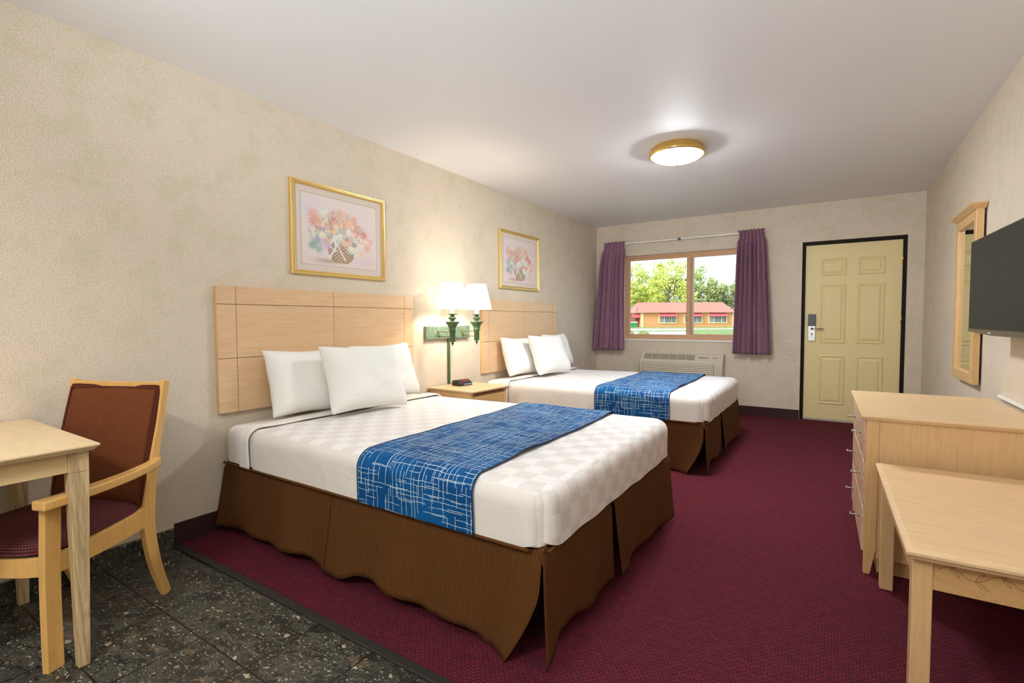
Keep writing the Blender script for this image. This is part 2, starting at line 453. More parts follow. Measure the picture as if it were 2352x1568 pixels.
DX0, DX1, DZ1 = 2.578, 3.546, 2.088              # door opening
T = 0.14
wf = MB()
xs = [0, WX0, WX1, DX0, DX1, W]
wf.box(xs[0], xs[1], D, D+T, 0, H)
wf.box(xs[1], xs[2], D, D+T, 0, WZ0); wf.box(xs[1], xs[2], D, D+T, WZ1, H)
wf.box(xs[2], xs[3], D, D+T, 0, H); wf.box(xs[3], xs[4], D, D+T, DZ1, H); wf.box(xs[4], xs[5], D, D+T, 0, H)
struct(wf, 'wall_far', WALLP, 'wall with the window and the entrance door, mottled beige wallpaper')
struct(MB().box(0, W, 1.178, 1.2155, 0, 0.0105), 'trim_1', STRIP, 'black strip between tile and carpet', bevel=0.003)
struct(MB().box(0, 0.011, 1.19, D, 0.0, 0.121), 'baseboard_left', BASEB, 'burgundy carpet baseboard')
struct(MB().box(0.011, DX0-0.004, D-0.011, D, 0.0, 0.121), 'baseboard_far', BASEB, 'burgundy carpet baseboard')
struct(MB().box(W-0.011, W, 1.19, D, 0.0, 0.121), 'baseboard_right', BASEB, 'burgundy carpet baseboard')
bl = struct(MB().box(0, 0.01, YB, 1.187, 0.0, 0.098), 'baseboard_tile', GRANB, 'dark granite tile baseboard')
struct(MB().box(0, 0.012, YB, 1.187, 0.098, 0.102), 'trim_2', STEEL, 'thin metal edge on the tile baseboard')
struct(MB().box(W-0.01, W, YB, 1.187, 0.0, 0.098), 'baseboard_tile_right', GRANB, 'dark granite tile baseboard')

# ---- window
wy = D+0.075
win = MB()
win = thing('window_1', (1.29, wy, WZ0), 'two-panel sliding window in a light brown wood frame', 'window')
del win['category']; win['kind'] = 'structure'
fr = MB().frame((WX0, WX1, WZ0+0.022, WZ1), [(0, 0.0), (0, 0.05), (0.035, 0.05), (0.035, 0.0)], lambda a, b, h: (a, D+0.125-h, b))
fr.build('window_frame', WINW, win, bevel=0.002)
for (a0, a1, yy, wd) in ((WX0+0.03, 1.33, D+0.10, 0.042), (1.25, WX1-0.03, D+0.085, 0.05)):
    f = MB().frame((a0, a1, WZ0+0.045, WZ1-0.03), [(0, 0.0), (0, 0.022), (wd, 0.022), (wd, 0.0)], lambda a, b, h, yy=yy: (a, yy+0.011-h, b))
    so = f.build('window_sash', WINZ, win, bevel=0.002)
    MB().box(a0+wd-0.004, a1-wd+0.004, yy-0.002, yy+0.002, WZ0+0.045+wd-0.004, WZ1-0.03-wd+0.004).build('window_pane', GLASS, so)
MB().box(1.333, 1.35, D+0.068, D+0.078, WZ0+0.095, WZ1-0.08).build('sash_rail', STEEL, win, label='pale metal rail beside the centre post')
sl = MB().box(WX0, WX1, D-0.012, D+0.08, WZ0, WZ0+0.022)
sl.build('window_sill', WHITE, win, bevel=0.003)
MB().box(WX0, WX1, D+0.01, D+0.075, WZ1-0.006, WZ1-0.0005).box(WX0, WX0+0.004, D+0.01, D+0.075, WZ0+0.022, WZ1-0.006).box(WX1-0.004, WX1, D+0.01, D+0.075, WZ0+0.022, WZ1-0.006).build('window_reveal', WHITE, win)

# ---- door
door = thing('door_1', (3.06, D+0.07, 0), 'cream yellow six-panel entrance door in a black frame', 'door')
del door['category']; door['kind'] = 'structure'
jam = MB()
jam.box(DX0, 2.610, D+0.045, D+T, 0, DZ1).box(3.514, DX1, D+0.045, D+T, 0, DZ1).box(2.610, 3.514, D+0.045, D+T, 2.052, DZ1)
jam.build('door_frame', BLACKF, door, bevel=0.002)
df = MB().box(2.613, 3.511, D+0.068, D+0.108, 0.03, 2.049)
yd = D+0.068
for (a0, a1) in ((2.765, 3.012), (3.118, 3.365)):
    for (b0, b1) in ((0.205, 0.775), (0.915, 1.588), (1.69, 1.885)):
        df.frame((a0, a1, b0, b1), [(0, 0.0), (0.006, 0.008), (0.014, 0.009), (0.024, 0.0), (0.032, -0.0002), (0.052, 0.009)], lambda a, b, h: (a, yd-h-0.0003, b), fill=True)
leaf = df.build('door_leaf', DOORM, door, recalc=False)
lk = MB().box(2.648, 2.722, yd-0.018, yd, 0.938, 1.248)
lock = lk.build('door_lock', STEEL, door, bevel=0.003)
MB().box(2.646, 2.724, yd-0.026, yd-0.016, 1.112, 1.250).build('card_reader', BLACK, lock, bevel=0.003)
hd = MB().lathe([(0.014, 0), (0.014, -0.03), (0.0, -0.03)], (2.688, yd-0.018, 1.083), axis='y', n=16)
hd.tube([(2.688, yd-0.045, 1.083), (2.70, yd-0.052, 1.083), (2.80, yd-0.052, 1.080)], [0.009, 0.009, 0.008], n=10)
hd.build('door_handle', STEEL, lock)
MB().box(2.681, 2.694, yd-0.0195, yd-0.017, 1.005, 1.03).build('key_slot', BLACK, lock)
for z in (1.845, 1.19, 0.25):
    MB().box(3.500, 3.519, yd-0.008, yd+0.004, z-0.05, z+0.05).tube([(3.512, yd-0.010, z-0.052), (3.512, yd-0.010, z+0.052)], 0.006, n=8).build('hinge', BRASS, door)
MB().box(2.60, 3.52, D+0.06, D+0.12, 0.008, 0.024).build('threshold', THRESH, door, bevel=0.002)

# ------------------------------------------------------------------ ceiling lamps
def ceiling_light(loc, label):
    t = thing('ceiling_light', loc, label, 'lamp', None)
    x, y, z = loc
    MB().lathe([(0.0, 0), (0.185, 0), (0.195, -0.012), (0.195, -0.026), (0.206, -0.034), (0.211, -0.052), (0.207, -0.064), (0.196, -0.067), (0.190, -0.062)], loc, n=56).build('metal_rim', BRASS, t)
    pr = [(0.19, -0.050)] + [(0.19*cos(a), -0.056-0.058*sin(a)) for a in [k*pi/2/10 for k in range(10)]] + [(0.002, -0.114)]
    MB().lathe(pr, loc, n=56).build('glass_dome', DOME, t)
    MB().lathe([(0.0, -0.110), (0.014, -0.112), (0.012, -0.119), (0.006, -0.124), (0.009, -0.130), (0.005, -0.137), (0.0, -0.139)], loc, n=20).build('finial', BRASS, t)
    return t
ceiling_light((1.862, 3.97, H), 'round gold-rimmed ceiling light with lit white glass dome')
ceiling_light((1.85, -1.1, H), 'unseen round gold-rimmed ceiling light added over the tiled entry area behind the viewpoint')  # unseen second fixture, added for extra light from behind the camera

GLOBE = emit('lit_frosted_globe', (0.84, 0.93, 1.0, 1), 14.0)
vb = thing('fill_light_bar', (1.85, YB, 2.0), 'added fill light bar with four lit frosted globes on the wall behind the viewpoint', 'lamp')  # unseen globe bar, added to even out the room light
MB().box(1.25, 2.45, YB+0.001, YB+0.04, 1.95, 2.07).build('back_plate', BRASS, vb, bevel=0.004)
for k in range(4):
    xk = 1.4+0.3*k
    MB().lathe([(0.03, 0.035), (0.03, 0.075), (0.0, 0.075)], (xk, YB, 2.01), axis='y', n=16).build('socket', BRASS, vb)
    MB().lathe([(0.0, 0.07)]+[(0.07*sin(pi*q/10), 0.14-0.07*cos(pi*q/10)) for q in range(1, 10)]+[(0.0, 0.21)], (xk, YB, 2.01), axis='y', n=20).build('globe', GLOBE, vb)

tl = thing('fill_uplight', (2.4, -1.2, 0), 'added fill uplight with an upturned bowl on a pole behind the viewpoint', 'lamp')  # unseen floor uplight, added to brighten the ceiling
MB().lathe([(0, 0), (0.15, 0), (0.15, 0.02), (0.03, 0.035), (0.0, 0.035)], (2.4, -1.2, 0), n=32).build('base', BRASS, tl)
MB().lathe([(0.0, 0.03), (0.013, 0.03), (0.013, 1.32), (0, 1.32)], (2.4, -1.2, 0), n=16).build('pole', BRASS, tl)
MB().lathe([(0.02, 1.31), (0.09, 1.33), (0.15, 1.37), (0.18, 1.40), (0.176, 1.40), (0.146, 1.375), (0.088, 1.336), (0.02, 1.32)], (2.4, -1.2, 0), n=36).build('bowl', BRASS, tl)
tsp = bpy.data.lights.new('fill_uplight_spot', 'SPOT'); tsp.energy = 290.0; tsp.spot_size = radians(116); tsp.spot_blend = 0.6; tsp.shadow_soft_size = 0.06; tsp.color = (0.82, 0.92, 1.0)
tso = bpy.data.objects.new('fill_uplight_spot', tsp); COL.objects.link(tso); tso.location = (2.4, -1.2, 1.42); tso.rotation_euler = Vector((0.04, 0.80, 0.62)).to_track_quat('-Z', 'Y').to_euler()  # added spot, tilted forward to lift the ceiling and far end

# ------------------------------------------------------------------ headboards
def headboard(y0, label):
    t = thing('headboard', (0, y0, 0.67), label, 'headboard', 'wall-mounted headboards behind the beds')
    y1 = y0+1.533; z0, z1 = 0.672, 1.391
    MB().box(0.001, 0.021, y0, y1, z0, z1).build('back_board', MAPLE_EDGE, t)
    ys = [y0, y0+0.106, y0+0.768, y0+1.435, y1]; zs = [z0, 0.981, 1.289, z1]; gp = 0.0017
    m = MB()
    for i in range(4):
        for j in range(3):
            m.box(0.021, 0.031, ys[i]+(gp if i else 0), ys[i+1]-(gp if i < 3 else 0), zs[j]+(gp if j else 0), zs[j+1]-(gp if j < 2 else 0))
    m.build('front_panel', MAPLE, t)
    MB().box(0.0208, 0.0225, y0+0.004, y1-0.004, z0+0.004, z1-0.004).build('groove_line', GROOVE, t)
    return t
headboard(1.424, 'light maple headboard mounted on the wall behind the closer bed, left of the lamps')
headboard(3.908, 'light maple headboard mounted on the wall behind the bed beside the window')

# ------------------------------------------------------------------ beds
def rbox_mb(lo, hi, r, step=0.03, faces='xXyYZ', disp=0.0, fr=4.0, seed=0, fuv=False):
    lo = Vector(lo); hi = Vector(hi); m = MB()
    def rnd(p):
        q = Vector([min(max(p[i], lo[i]+r), hi[i]-r) for i in range(3)])
        if p[2] < lo[2]+r: q[2] = p[2]
        d = Vector(p)-q
        if d.length > 1e-9: p = q+d.normalized()*r
        else: p = Vector(p)
        if disp:
            nn = noise.noise(Vector((p[0]*fr+seed, p[1]*fr, p[2]*fr)))
            e = d.normalized() if d.length > 1e-9 else Vector((0, 0, 1))
            p = p+e*disp*nn
        return tuple(p)
    def face(ax, val):
        o = [i for i in range(3) if i != ax]
        nu = max(2, int((hi[o[0]]-lo[o[0]])/step)); nv = max(2, int((hi[o[1]]-lo[o[1]])/step))
        def fn(u, v):
            p = [0, 0, 0]; p[ax] = val; p[o[0]] = lo[o[0]]+(hi[o[0]]-lo[o[0]])*u; p[o[1]] = lo[o[1]]+(hi[o[1]]-lo[o[1]])*v
            return rnd(p)
        m.grid(fn, nu, nv)
    if 'x' in faces: face(0, lo[0])
    if 'X' in faces: face(0, hi[0])
    if 'y' in faces: face(1, lo[1])
    if 'Y' in faces: face(1, hi[1])
    if 'z' in faces: face(2, lo[2])
    if 'Z' in faces: face(2, hi[2])
    return m

Y0, Y1, X1 = 1.442, 2.948, 2.10         # near bed mattress
ZB, ZT = 0.408, 0.604
def drape(x0f, x1f, off, zl, zr, r=0.058, n=110, nu=10, disp=0.002, seed=0, mid=0.0, ylo=Y0-0.006, yhi=Y1+0.006, ztop=ZT+0.006):
    """cloth strip running over the bed from side to side; x0f/x1f(v) give its two long edges"""
    lo, hi = ylo-off, yhi+off; zt = ztop+off; R = r+off
    pts = []; 
    for k in range(9): pts.append((lo, zl+(zt-R-zl)*k/9))
    for k in range(9): a = pi/2*k/8; pts.append((lo+R-R*cos(a), zt-R+R*sin(a)))
    for k in range(1, 60): pts.append((lo+R+(hi-lo-2*R)*k/60, zt))
    for k in range(9): a = pi/2*k/8; pts.append((hi-R+R*sin(a), zt-R+R*cos(a)))
    for k in range(1, 10): pts.append((hi, zt-R-(zt-R-zr)*k/9))
    L = [0]
    for i in range(1, len(pts)): L.append(L[-1]+math.dist(pts[i], pts[i-1]))
    m = MB(); nv = len(pts)-1
    def fn(u, v):
        j = round(v*nv); y, z = pts[j]; t = L[j]/L[-1]
        x = x0f(t)+(x1f(t)-x0f(t))*u
        nn = noise.noise(Vector((x*5+seed, L[j]*4, 0)))*disp
        if lo+R <= y <= hi-R: z += max(-0.3*disp, nn)
        elif y < lo+R: y -= abs(nn)
        else: y += abs(nn)
        return (x, y, z)
    def uv(u, v):
        j = round(v*nv); return (u*(x1f(0.5)-x0f(0.5)), L[j])
    m.grid(fn, nu, nv, uv=uv)
    return m

def lerp_tab(tab, x):
    if x <= tab[0][0]: return tab[0][1]
    for (a, p), (b, q) in zip(tab, tab[1:]):
        if x <= b: 
            t = (x-a)/(b-a); t = t*t*(3-2*t)
            return p+(q-p)*t
    return tab[-1][1]

HEM_N = [(0.04, .050), (.417, .050), (.70, .070), (.806, .074), (.909, .056), (.972, .045), (1.077, .045), (1.211, .083), (1.298, .090), (1.391, .071), (1.536, .067), (1.619, .048), (1.775, .055), (1.83, .042), (1.89, .014), (2.1, .010)]
HEM_F = [(1.42, .010), (1.47, .030), (1.53, .095), (1.64, .090), (1.79, .062), (1.83, .080), (1.98, .055), (2.05, .050), (2.08, .045), (2.20, .025), (2.24, .075), (2.44, .062), (2.70, .040), (2.93, .030)]
def skirt_panel(a, b, side, seed):
    """side 'n' near, 'f' foot, 'o' far; a..b the range along the side"""
    m = MB(); nu = max(12, int((b-a)/0.018)); nv = 16
    def fn(u, v):
        s = a+(b-a)*u; t = v
        hem = lerp_tab(HEM_N if side != 'f' else HEM_F, s)
        z = 0.406+(hem-0.406)*t
        w = noise.noise(Vector((s*2.6+seed, 0.3, seed)))
        flare = 0.040*t**1.3 + 0.030*w*t + 0.012*t*sin(s*19+seed*3)
        edge = min(s-a, b-s)
        flare += 0.012*t*math.exp(-edge/0.03)
        if side == 'f' and a > 2.0: flare += 0.05*t*math.exp(-(s-a)/0.08)
        if side == 'f' and b < 2.1: flare -= 0.03*t*math.exp(-(b-s)/0.05)
        tuck = 0.02*max(0, 1-t*9)
        if side == 'n':
            x = s
            if b > 2.0 and s > 1.75: x = s - 0.115*((s-1.75)/(b-1.75))**2*max(0, (t-0.35)/0.65)**1.4
            return (x, Y0+0.004-flare+tuck-(0.02*max(0, (s-1.85)/0.25)*t if s > 1.85 else 0), z)
        if side == 'o': return (s, Y1-0.004+flare-tuck, z)
        y = s
        if a < 1.5 and s < 1.6: y = s - 0.02*t*(1.6-s)/0.16
        return (X1+0.004+flare*0.55-tuck, y, z)
    m.grid(fn, nu, nv, uv=lambda u, v: (a+(b-a)*u, v*0.4))
    return m

bed = thing('bed', (1.05, (Y0+Y1)/2, 0), 'closer queen bed with brown ribbed skirt and white mattress, beside the wooden chair', 'bed', 'queen beds along the headboard wall')
rbox_mb((0.035, Y0, ZB-0.0), (X1-0.01, Y1, ZT), 0.05, 0.04, 'xXyYZ', 0.003, 5).build('mattress', SHEET, bed, merge=True)
MB().box(0.06, X1-0.09, Y0+0.08, Y1-0.08, 0.10, ZB+0.02).box(0.15, 0.25, Y0+0.2, Y0+0.3, 0.008, 0.1).box(1.8, 1.9, Y0+0.2, Y0+0.3, 0.008, 0.1).box(0.15, 0.25, Y1-0.3, Y1-0.2, 0.008, 0.1).box(1.8, 1.9, Y1-0.3, Y1-0.2, 0.008, 0.1).build('box_spring', mat('box_spring_dark', S(46, 34, 26), 0.9)[0], bed)
for i, (a, b, sd) in enumerate(((0.03, 0.972, 'n'), (0.974, 2.095, 'n'), (1.436, 2.052, 'f'), (2.078, 2.955, 'f'), (0.03, 2.09, 'o'))):
    skirt_panel(a, b, sd, i*1.7+0.4).build('skirt_panel', SKIRT, bed, solid=0.003)
def hem_cord():
    m = MB(); m.tube([(0.05+k*0.05, Y0-0.012, 0.401) for k in range(41)], 0.0065, n=8)
    m.tube([(X1+0.010, Y0+0.02+k*0.05, 0.399) for k in range(30)], 0.006, n=8)
    return m
hem_cord().build('skirt_piping', SKIRT, bed)

cov = thing('coverlet', (1.2, (Y0+Y1)/2, ZT), 'white checked coverlet on the closer bed, under its blue runner', 'coverlet', 'white coverlets spread over the beds')
cm = rbox_mb((0.29, Y0-0.010, ZB-0.006), (X1+0.018, Y1+0.008, ZT+0.007), 0.062, 0.022, 'XyYZ', 0.007, 3.2, 3)
# keep the head end straight: rounding there is undone
cm.v = [((0.29 if x < 0.353 and x <= 0.2901+0.06*0 else x), y, z) for x, y, z in cm.v]
def corner(p):
    x, y, z = p; r = 0.10; xe, ye0, ye1 = X1+0.018, Y0-0.010, Y1+0.008
    dx = (x-(xe-r))/r; dy = ((ye0+r)-y)/r if y < (Y0+Y1)/2 else (y-(ye1-r))/r
    if dx > 0 and dy > 0:
        L_ = sqrt(dx*dx+dy*dy); m_ = max(dx, dy); k_ = m_/L_
        x = xe-r+dx*r*k_; y = (ye0+r-dy*r*k_) if y < (Y0+Y1)/2 else (ye1-r+dy*r*k_)
        if z < 0.5: z += 0.022*min(dx, dy, 1)
    if z < 0.55 and x > 1.9: z += 0.003*sin(y*23)*(0.55-z)/0.15
    return (x, y, z)
cm.v = [corner(p) for p in cm.v]
body = cm.build('quilt_cloth', COVER, cov, merge=True)
sf = drape(lambda t: 0.222+0.012*sin(t*9), lambda t: 0.322-0.008*cos(t*11), 0.009, 0.402, 0.41, disp=0.010, seed=5, nu=8)
sf.build('turned_down_sheet', SHEET, cov, solid=0.012, subsurf=1)

run = thing('bed_runner', (1.48, (Y0+Y1)/2, ZT), 'blue bed runner with white cross-hatch lines across the closer bed', 'bed runner', 'blue runners across the foot of each bed')
x0f = lambda t: 1.187-0.05*t + 0.006*sin(t*14); x1f = lambda t: 1.815-0.045*t + 0.006*sin(t*11+1)
rr = drape(x0f, x1f, 0.014, 0.402, 0.41, disp=0.010, seed=2, nu=26)
rr.build('runner_cloth', RUNNER, run, solid=0.003, subsurf=1)
for fx in (x0f, x1f):
    e = drape(lambda t, fx=fx: fx(t)-0.0025, lambda t, fx=fx: fx(t)+0.0025, 0.015, 0.402, 0.41, disp=0.010, seed=2, nu=1)
    e.build('hem', HEM_BLUE, run, solid=0.004)

# pillows
def pillow_mesh(name, w, h, th, seed):
    m = MB(); n = 36; k = 0.07
    def P(sg):
        def fn(u, v):
            a, b = u*2-1, v*2-1
            x = w/2*a*(1-k*(1-b*b)*1.0+0.02*noise.noise(Vector((b*2, seed, sg*0))))
            y = h/2*b*(1-k*(1-a*a)*1.1+0.02*noise.noise(Vector((a*2, seed+4, 0))))
            e = max(0, (1-a**4)*(1-b**4))
            zz = th/2*e**0.55
            zz *= 1+0.16*noise.noise(Vector((a*1.7+seed, b*1.7, sg)))-0.12*b
            return (x, y, sg*zz)
        return fn
    m.grid(P(1), n, n); m.grid(P(-1), n, n)
    me = m.build(name, PILLOW, None, merge=True, subsurf=1)
    return me
def pillow(bl, br, tl, tr, th, label, seed, cat='pillow'):
    """placed by its four corners: bottom pair, top pair (world)"""
    bl, br, tl, tr = map(Vector, (bl, br, tl, tr))
    c = (bl+br+tl+tr)/4; ux = ((br-bl)+(tr-tl)).normalized(); uy = ((tl-bl)+(tr-br)); uy = (uy-ux*uy.dot(ux)).normalized()
    w = ((br-bl).length+(tr-tl).length)/2; h = ((tl-bl).length+(tr-br).length)/2
    o = pillow_mesh('pillow', w, h, th, seed)
    uz = ux.cross(uy)
    M = Matrix((ux, uy, uz)).transposed().to_4x4(); M.translation = c
    o.matrix_world = M
    return props(o, label, cat, 'white pillows propped against the headboards')
pl = [pillow((0.21, 1.655, 0.624), (0.25, 2.235, 0.624), (0.085, 1.605, 1.028), (0.11, 2.18, 1.0), 0.17, 'white pillow against the headboard of the closer bed, on the chair side', 1.0),
      pillow((0.24, 2.27, 0.624), (0.20, 2.875, 0.624), (0.10, 2.225, 1.015), (0.085, 2.80, 1.03), 0.17, 'white pillow on the closer bed, nightstand side, mostly hidden behind another', 2.3),
      pillow((0.425, 1.868, 0.626), (0.50, 2.455, 0.626), (0.285, 1.875, 1.046), (0.315, 2.425, 1.022), 0.19, 'white front pillow leaning on two others at the middle of the closer bed', 5.1)]

# the second bed and its linen
DY = 2.49
b2 = copy_tree(bed, d=(0, DY, 0)); b2['label'] = 'queen bed with brown ribbed skirt standing between the nightstand and the window wall'
c2 = copy_tree(cov, d=(0, DY, 0)); c2['label'] = 'white checked coverlet on the bed nearer the window'
r2 = copy_tree(run, d=(0.02, DY, 0)); r2['label'] = 'blue bed runner with white cross-hatch lines across the bed nearer the window'
for o, l in zip(pl, ('white pillow on the bed nearer the window, on the side next to the nightstand', 'mostly hidden white pillow on the far bed, the one closest to the window', 'white front pillow leaning on two others on the bed nearer the window')):
    q = o.copy(); COL.objects.link(q); q.location = o.location + Vector(((0, DY, 0), (0.02, DY+0.165, 0.012), (0, DY-0.02, 0))[pl.index(o)]); q['label'] = l

# ------------------------------------------------------------------ nightstand
ns = thing('nightstand', (0.02, 3.40, 0), 'light maple nightstand with one visible drawer between the two beds', 'nightstand', rz=radians(-3))
# local coordinates: x into the room, y along the wall
l = dict(world=False)
MB().frus((0.008, 0.482, -0.242, 0.242, 0.598), (0.0, 0.50, -0.255, 0.255, 0.612)).box(0.0, 0.50, -0.255, 0.255, 0.612, 0.622).build('top', MAPLE_X, ns, **l, bevel=0.002)
MB().box(0.01, 0.455, -0.235, -0.217, 0.05, 0.598).box(0.01, 0.455, 0.217, 0.235, 0.05, 0.598).box(0.01, 0.02, -0.217, 0.217, 0.05, 0.598).box(0.02, 0.45, -0.217, 0.217, 0.30, 0.315).box(0.02, 0.45, -0.217, 0.217, 0.06, 0.078).build('cabinet_body', MAPLE_Z, ns, **l, bevel=0.001)
for (a, b) in ((-0.237, -0.205), (0.205, 0.237)):
    MB().box(0.44, 0.472, a, b, 0.008, 0.598).build('front_leg', MAPLE_Z, ns, **l, bevel=0.001)
    MB().box(0.012, 0.04, a, b, 0.008, 0.06).build('rear_leg', MAPLE_Z, ns, **l)
MB().box(0.45, 0.46, -0.205, 0.205, 0.572, 0.586).build('front_rail', GROOVE, ns, **l)
for (z0, z1) in ((0.33, 0.572), (0.09, 0.322)):
    d = MB().box(0.455, 0.475, -0.203, 0.203, z0, z1).build('drawer', MAPLE_EDGE_Y, ns, **l, bevel=0.002)
    zc = (z0+z1)/2
    MB().tube([(0.475, -0.04, zc+0.03), (0.495, -0.035, zc+0.028), (0.497, 0, zc+0.018), (0.495, 0.035, zc+0.028), (0.475, 0.04, zc+0.03)], 0.004, n=8).tube([(0.475, 0, zc+0.04), (0.497, 0, zc+0.018)], 0.004, n=8).build('drawer_pull', DARKM, d, **l)

# clock radio
ck = thing('clock_radio', (0.165, 3.42, 0.622), 'small black clock radio with red display on the nightstand', 'clock', rz=radians(-8))
def prof_loft(m, prof, a, b):
    m.loops([[(x, a, z) for x, z in prof], [(x, b, z) for x, z in prof]])
    return m
prof_loft(MB(), [(-0.05, 0.0), (-0.055, 0.03), (-0.045, 0.046), (0.0, 0.05), (0.045, 0.028), (0.055, 0.014), (0.052, 0.0)], -0.075, 0.075).build('case', BLACK, ck, **l, bevel=0.006, seg=3)
prof_loft(MB(), [(0.008, 0.0475), (0.036, 0.0336), (0.0355, 0.031), (0.0075, 0.045)], -0.028, 0.052).build('display', REDD, ck, **l)
prof_loft(MB(), [(0.0565, 0.009), (0.0515, 0.0195), (0.049, 0.018), (0.054, 0.008)], -0.03, 0.07).build('front_buttons', mat('silver_button', S(150, 160, 172), 0.3, metal=0.4)[0], ck, **l, label='silver strip of buttons')
cd = MB().tube([(0.11, 3.385, 0.628), (0.07, 3.40, 0.626), (0.04, 3.425, 0.626), (0.022, 3.437, 0.628)], 0.0025, n=6)
o = cd.build('power_cord', BLACK); props(o, 'thin black cord running from the clock radio to the green cord cover', 'cord')

# ------------------------------------------------------------------ double swing-arm wall lamp
wl = thing('wall_lamp', (0, 3.41, 1.085), 'green double swing-arm wall lamp with two lit white shades between the headboards', 'lamp')
MB().box(0.0005, 0.028, 3.112, 3.708, 1.031, 1.143).build('wall_plate', GREEN, wl, bevel=0.003)
def lathe_s(prof, c, n=28): return MB().lathe(prof, c, n=n)
LAMPS = (((0.25, 3.19), 3.255), ((0.25, 3.522), 3.592))
for (lx, ly), py in LAMPS:
    arm = MB()
    for dz in (0.0, -0.042):
        arm.tube([(0.028, py, 1.098+dz), (0.06, py, 1.098+dz), (lx, ly, 1.094+dz)], 0.0045, n=8)
    arm.tube([(0.045, py, 1.108), (0.045, py, 1.046)], 0.0055, n=8)
    arm.build('swing_arm', ANTIQ, wl)
    c = (lx, ly, 0)
    MB().lathe([(0.0, 1.008), (0.010, 1.012), (0.022, 1.016), (0.024, 1.025), (0.024, 1.10), (0.029, 1.102), (0.029, 1.12), (0.027, 1.122), (0.034, 1.142), (0.050, 1.168), (0.062, 1.178), (0.062, 1.182), (0.02, 1.184), (0.018, 1.196), (0.034, 1.208), (0.034, 1.214), (0.016, 1.23), (0.02, 1.24), (0.045, 1.244), (0.045, 1.248), (0.0, 1.249)], c).build('lamp_body', GREEND, wl)
    MB().lathe([(0.0, 0.976), (0.004, 0.982), (0.002, 0.99), (0.011, 0.996), (0.011, 1.002), (0.004, 1.008), (0.004, 1.012)], c, n=16).build('finial', DARKM, wl)
    MB().lathe([(0.0, 1.249), (0.017, 1.249), (0.017, 1.292), (0.0, 1.295)], c, n=20).build('candle_sleeve', mat('candle_sleeve', S(246, 240, 226), 0.5)[0], wl)
    L = [[(lx+r*cos(2*pi*k/40), ly+r*sin(2*pi*k/40), z) for k in range(40)] for r, z in ((0.134, 1.292), (0.084, 1.512))]
    sh = MB().loops(L, False, False, True, True).build('lamp_shade', SHADE, wl, solid=0.002)
    for r, z in ((0.134, 1.292), (0.084, 1.512)):
        MB().tube([(lx+r*cos(2*pi*k/40), ly+r*sin(2*pi*k/40), z) for k in range(41)], 0.0028, n=6, caps=False).build('shade_rim', mat('shade_rim_cream', S(232, 218, 186), 0.6)[0], sh)
MB().box(0.0005, 0.016, 3.412, 3.438, 0.624, 1.033).build('cord_cover', GREEND, wl, bevel=0.003)

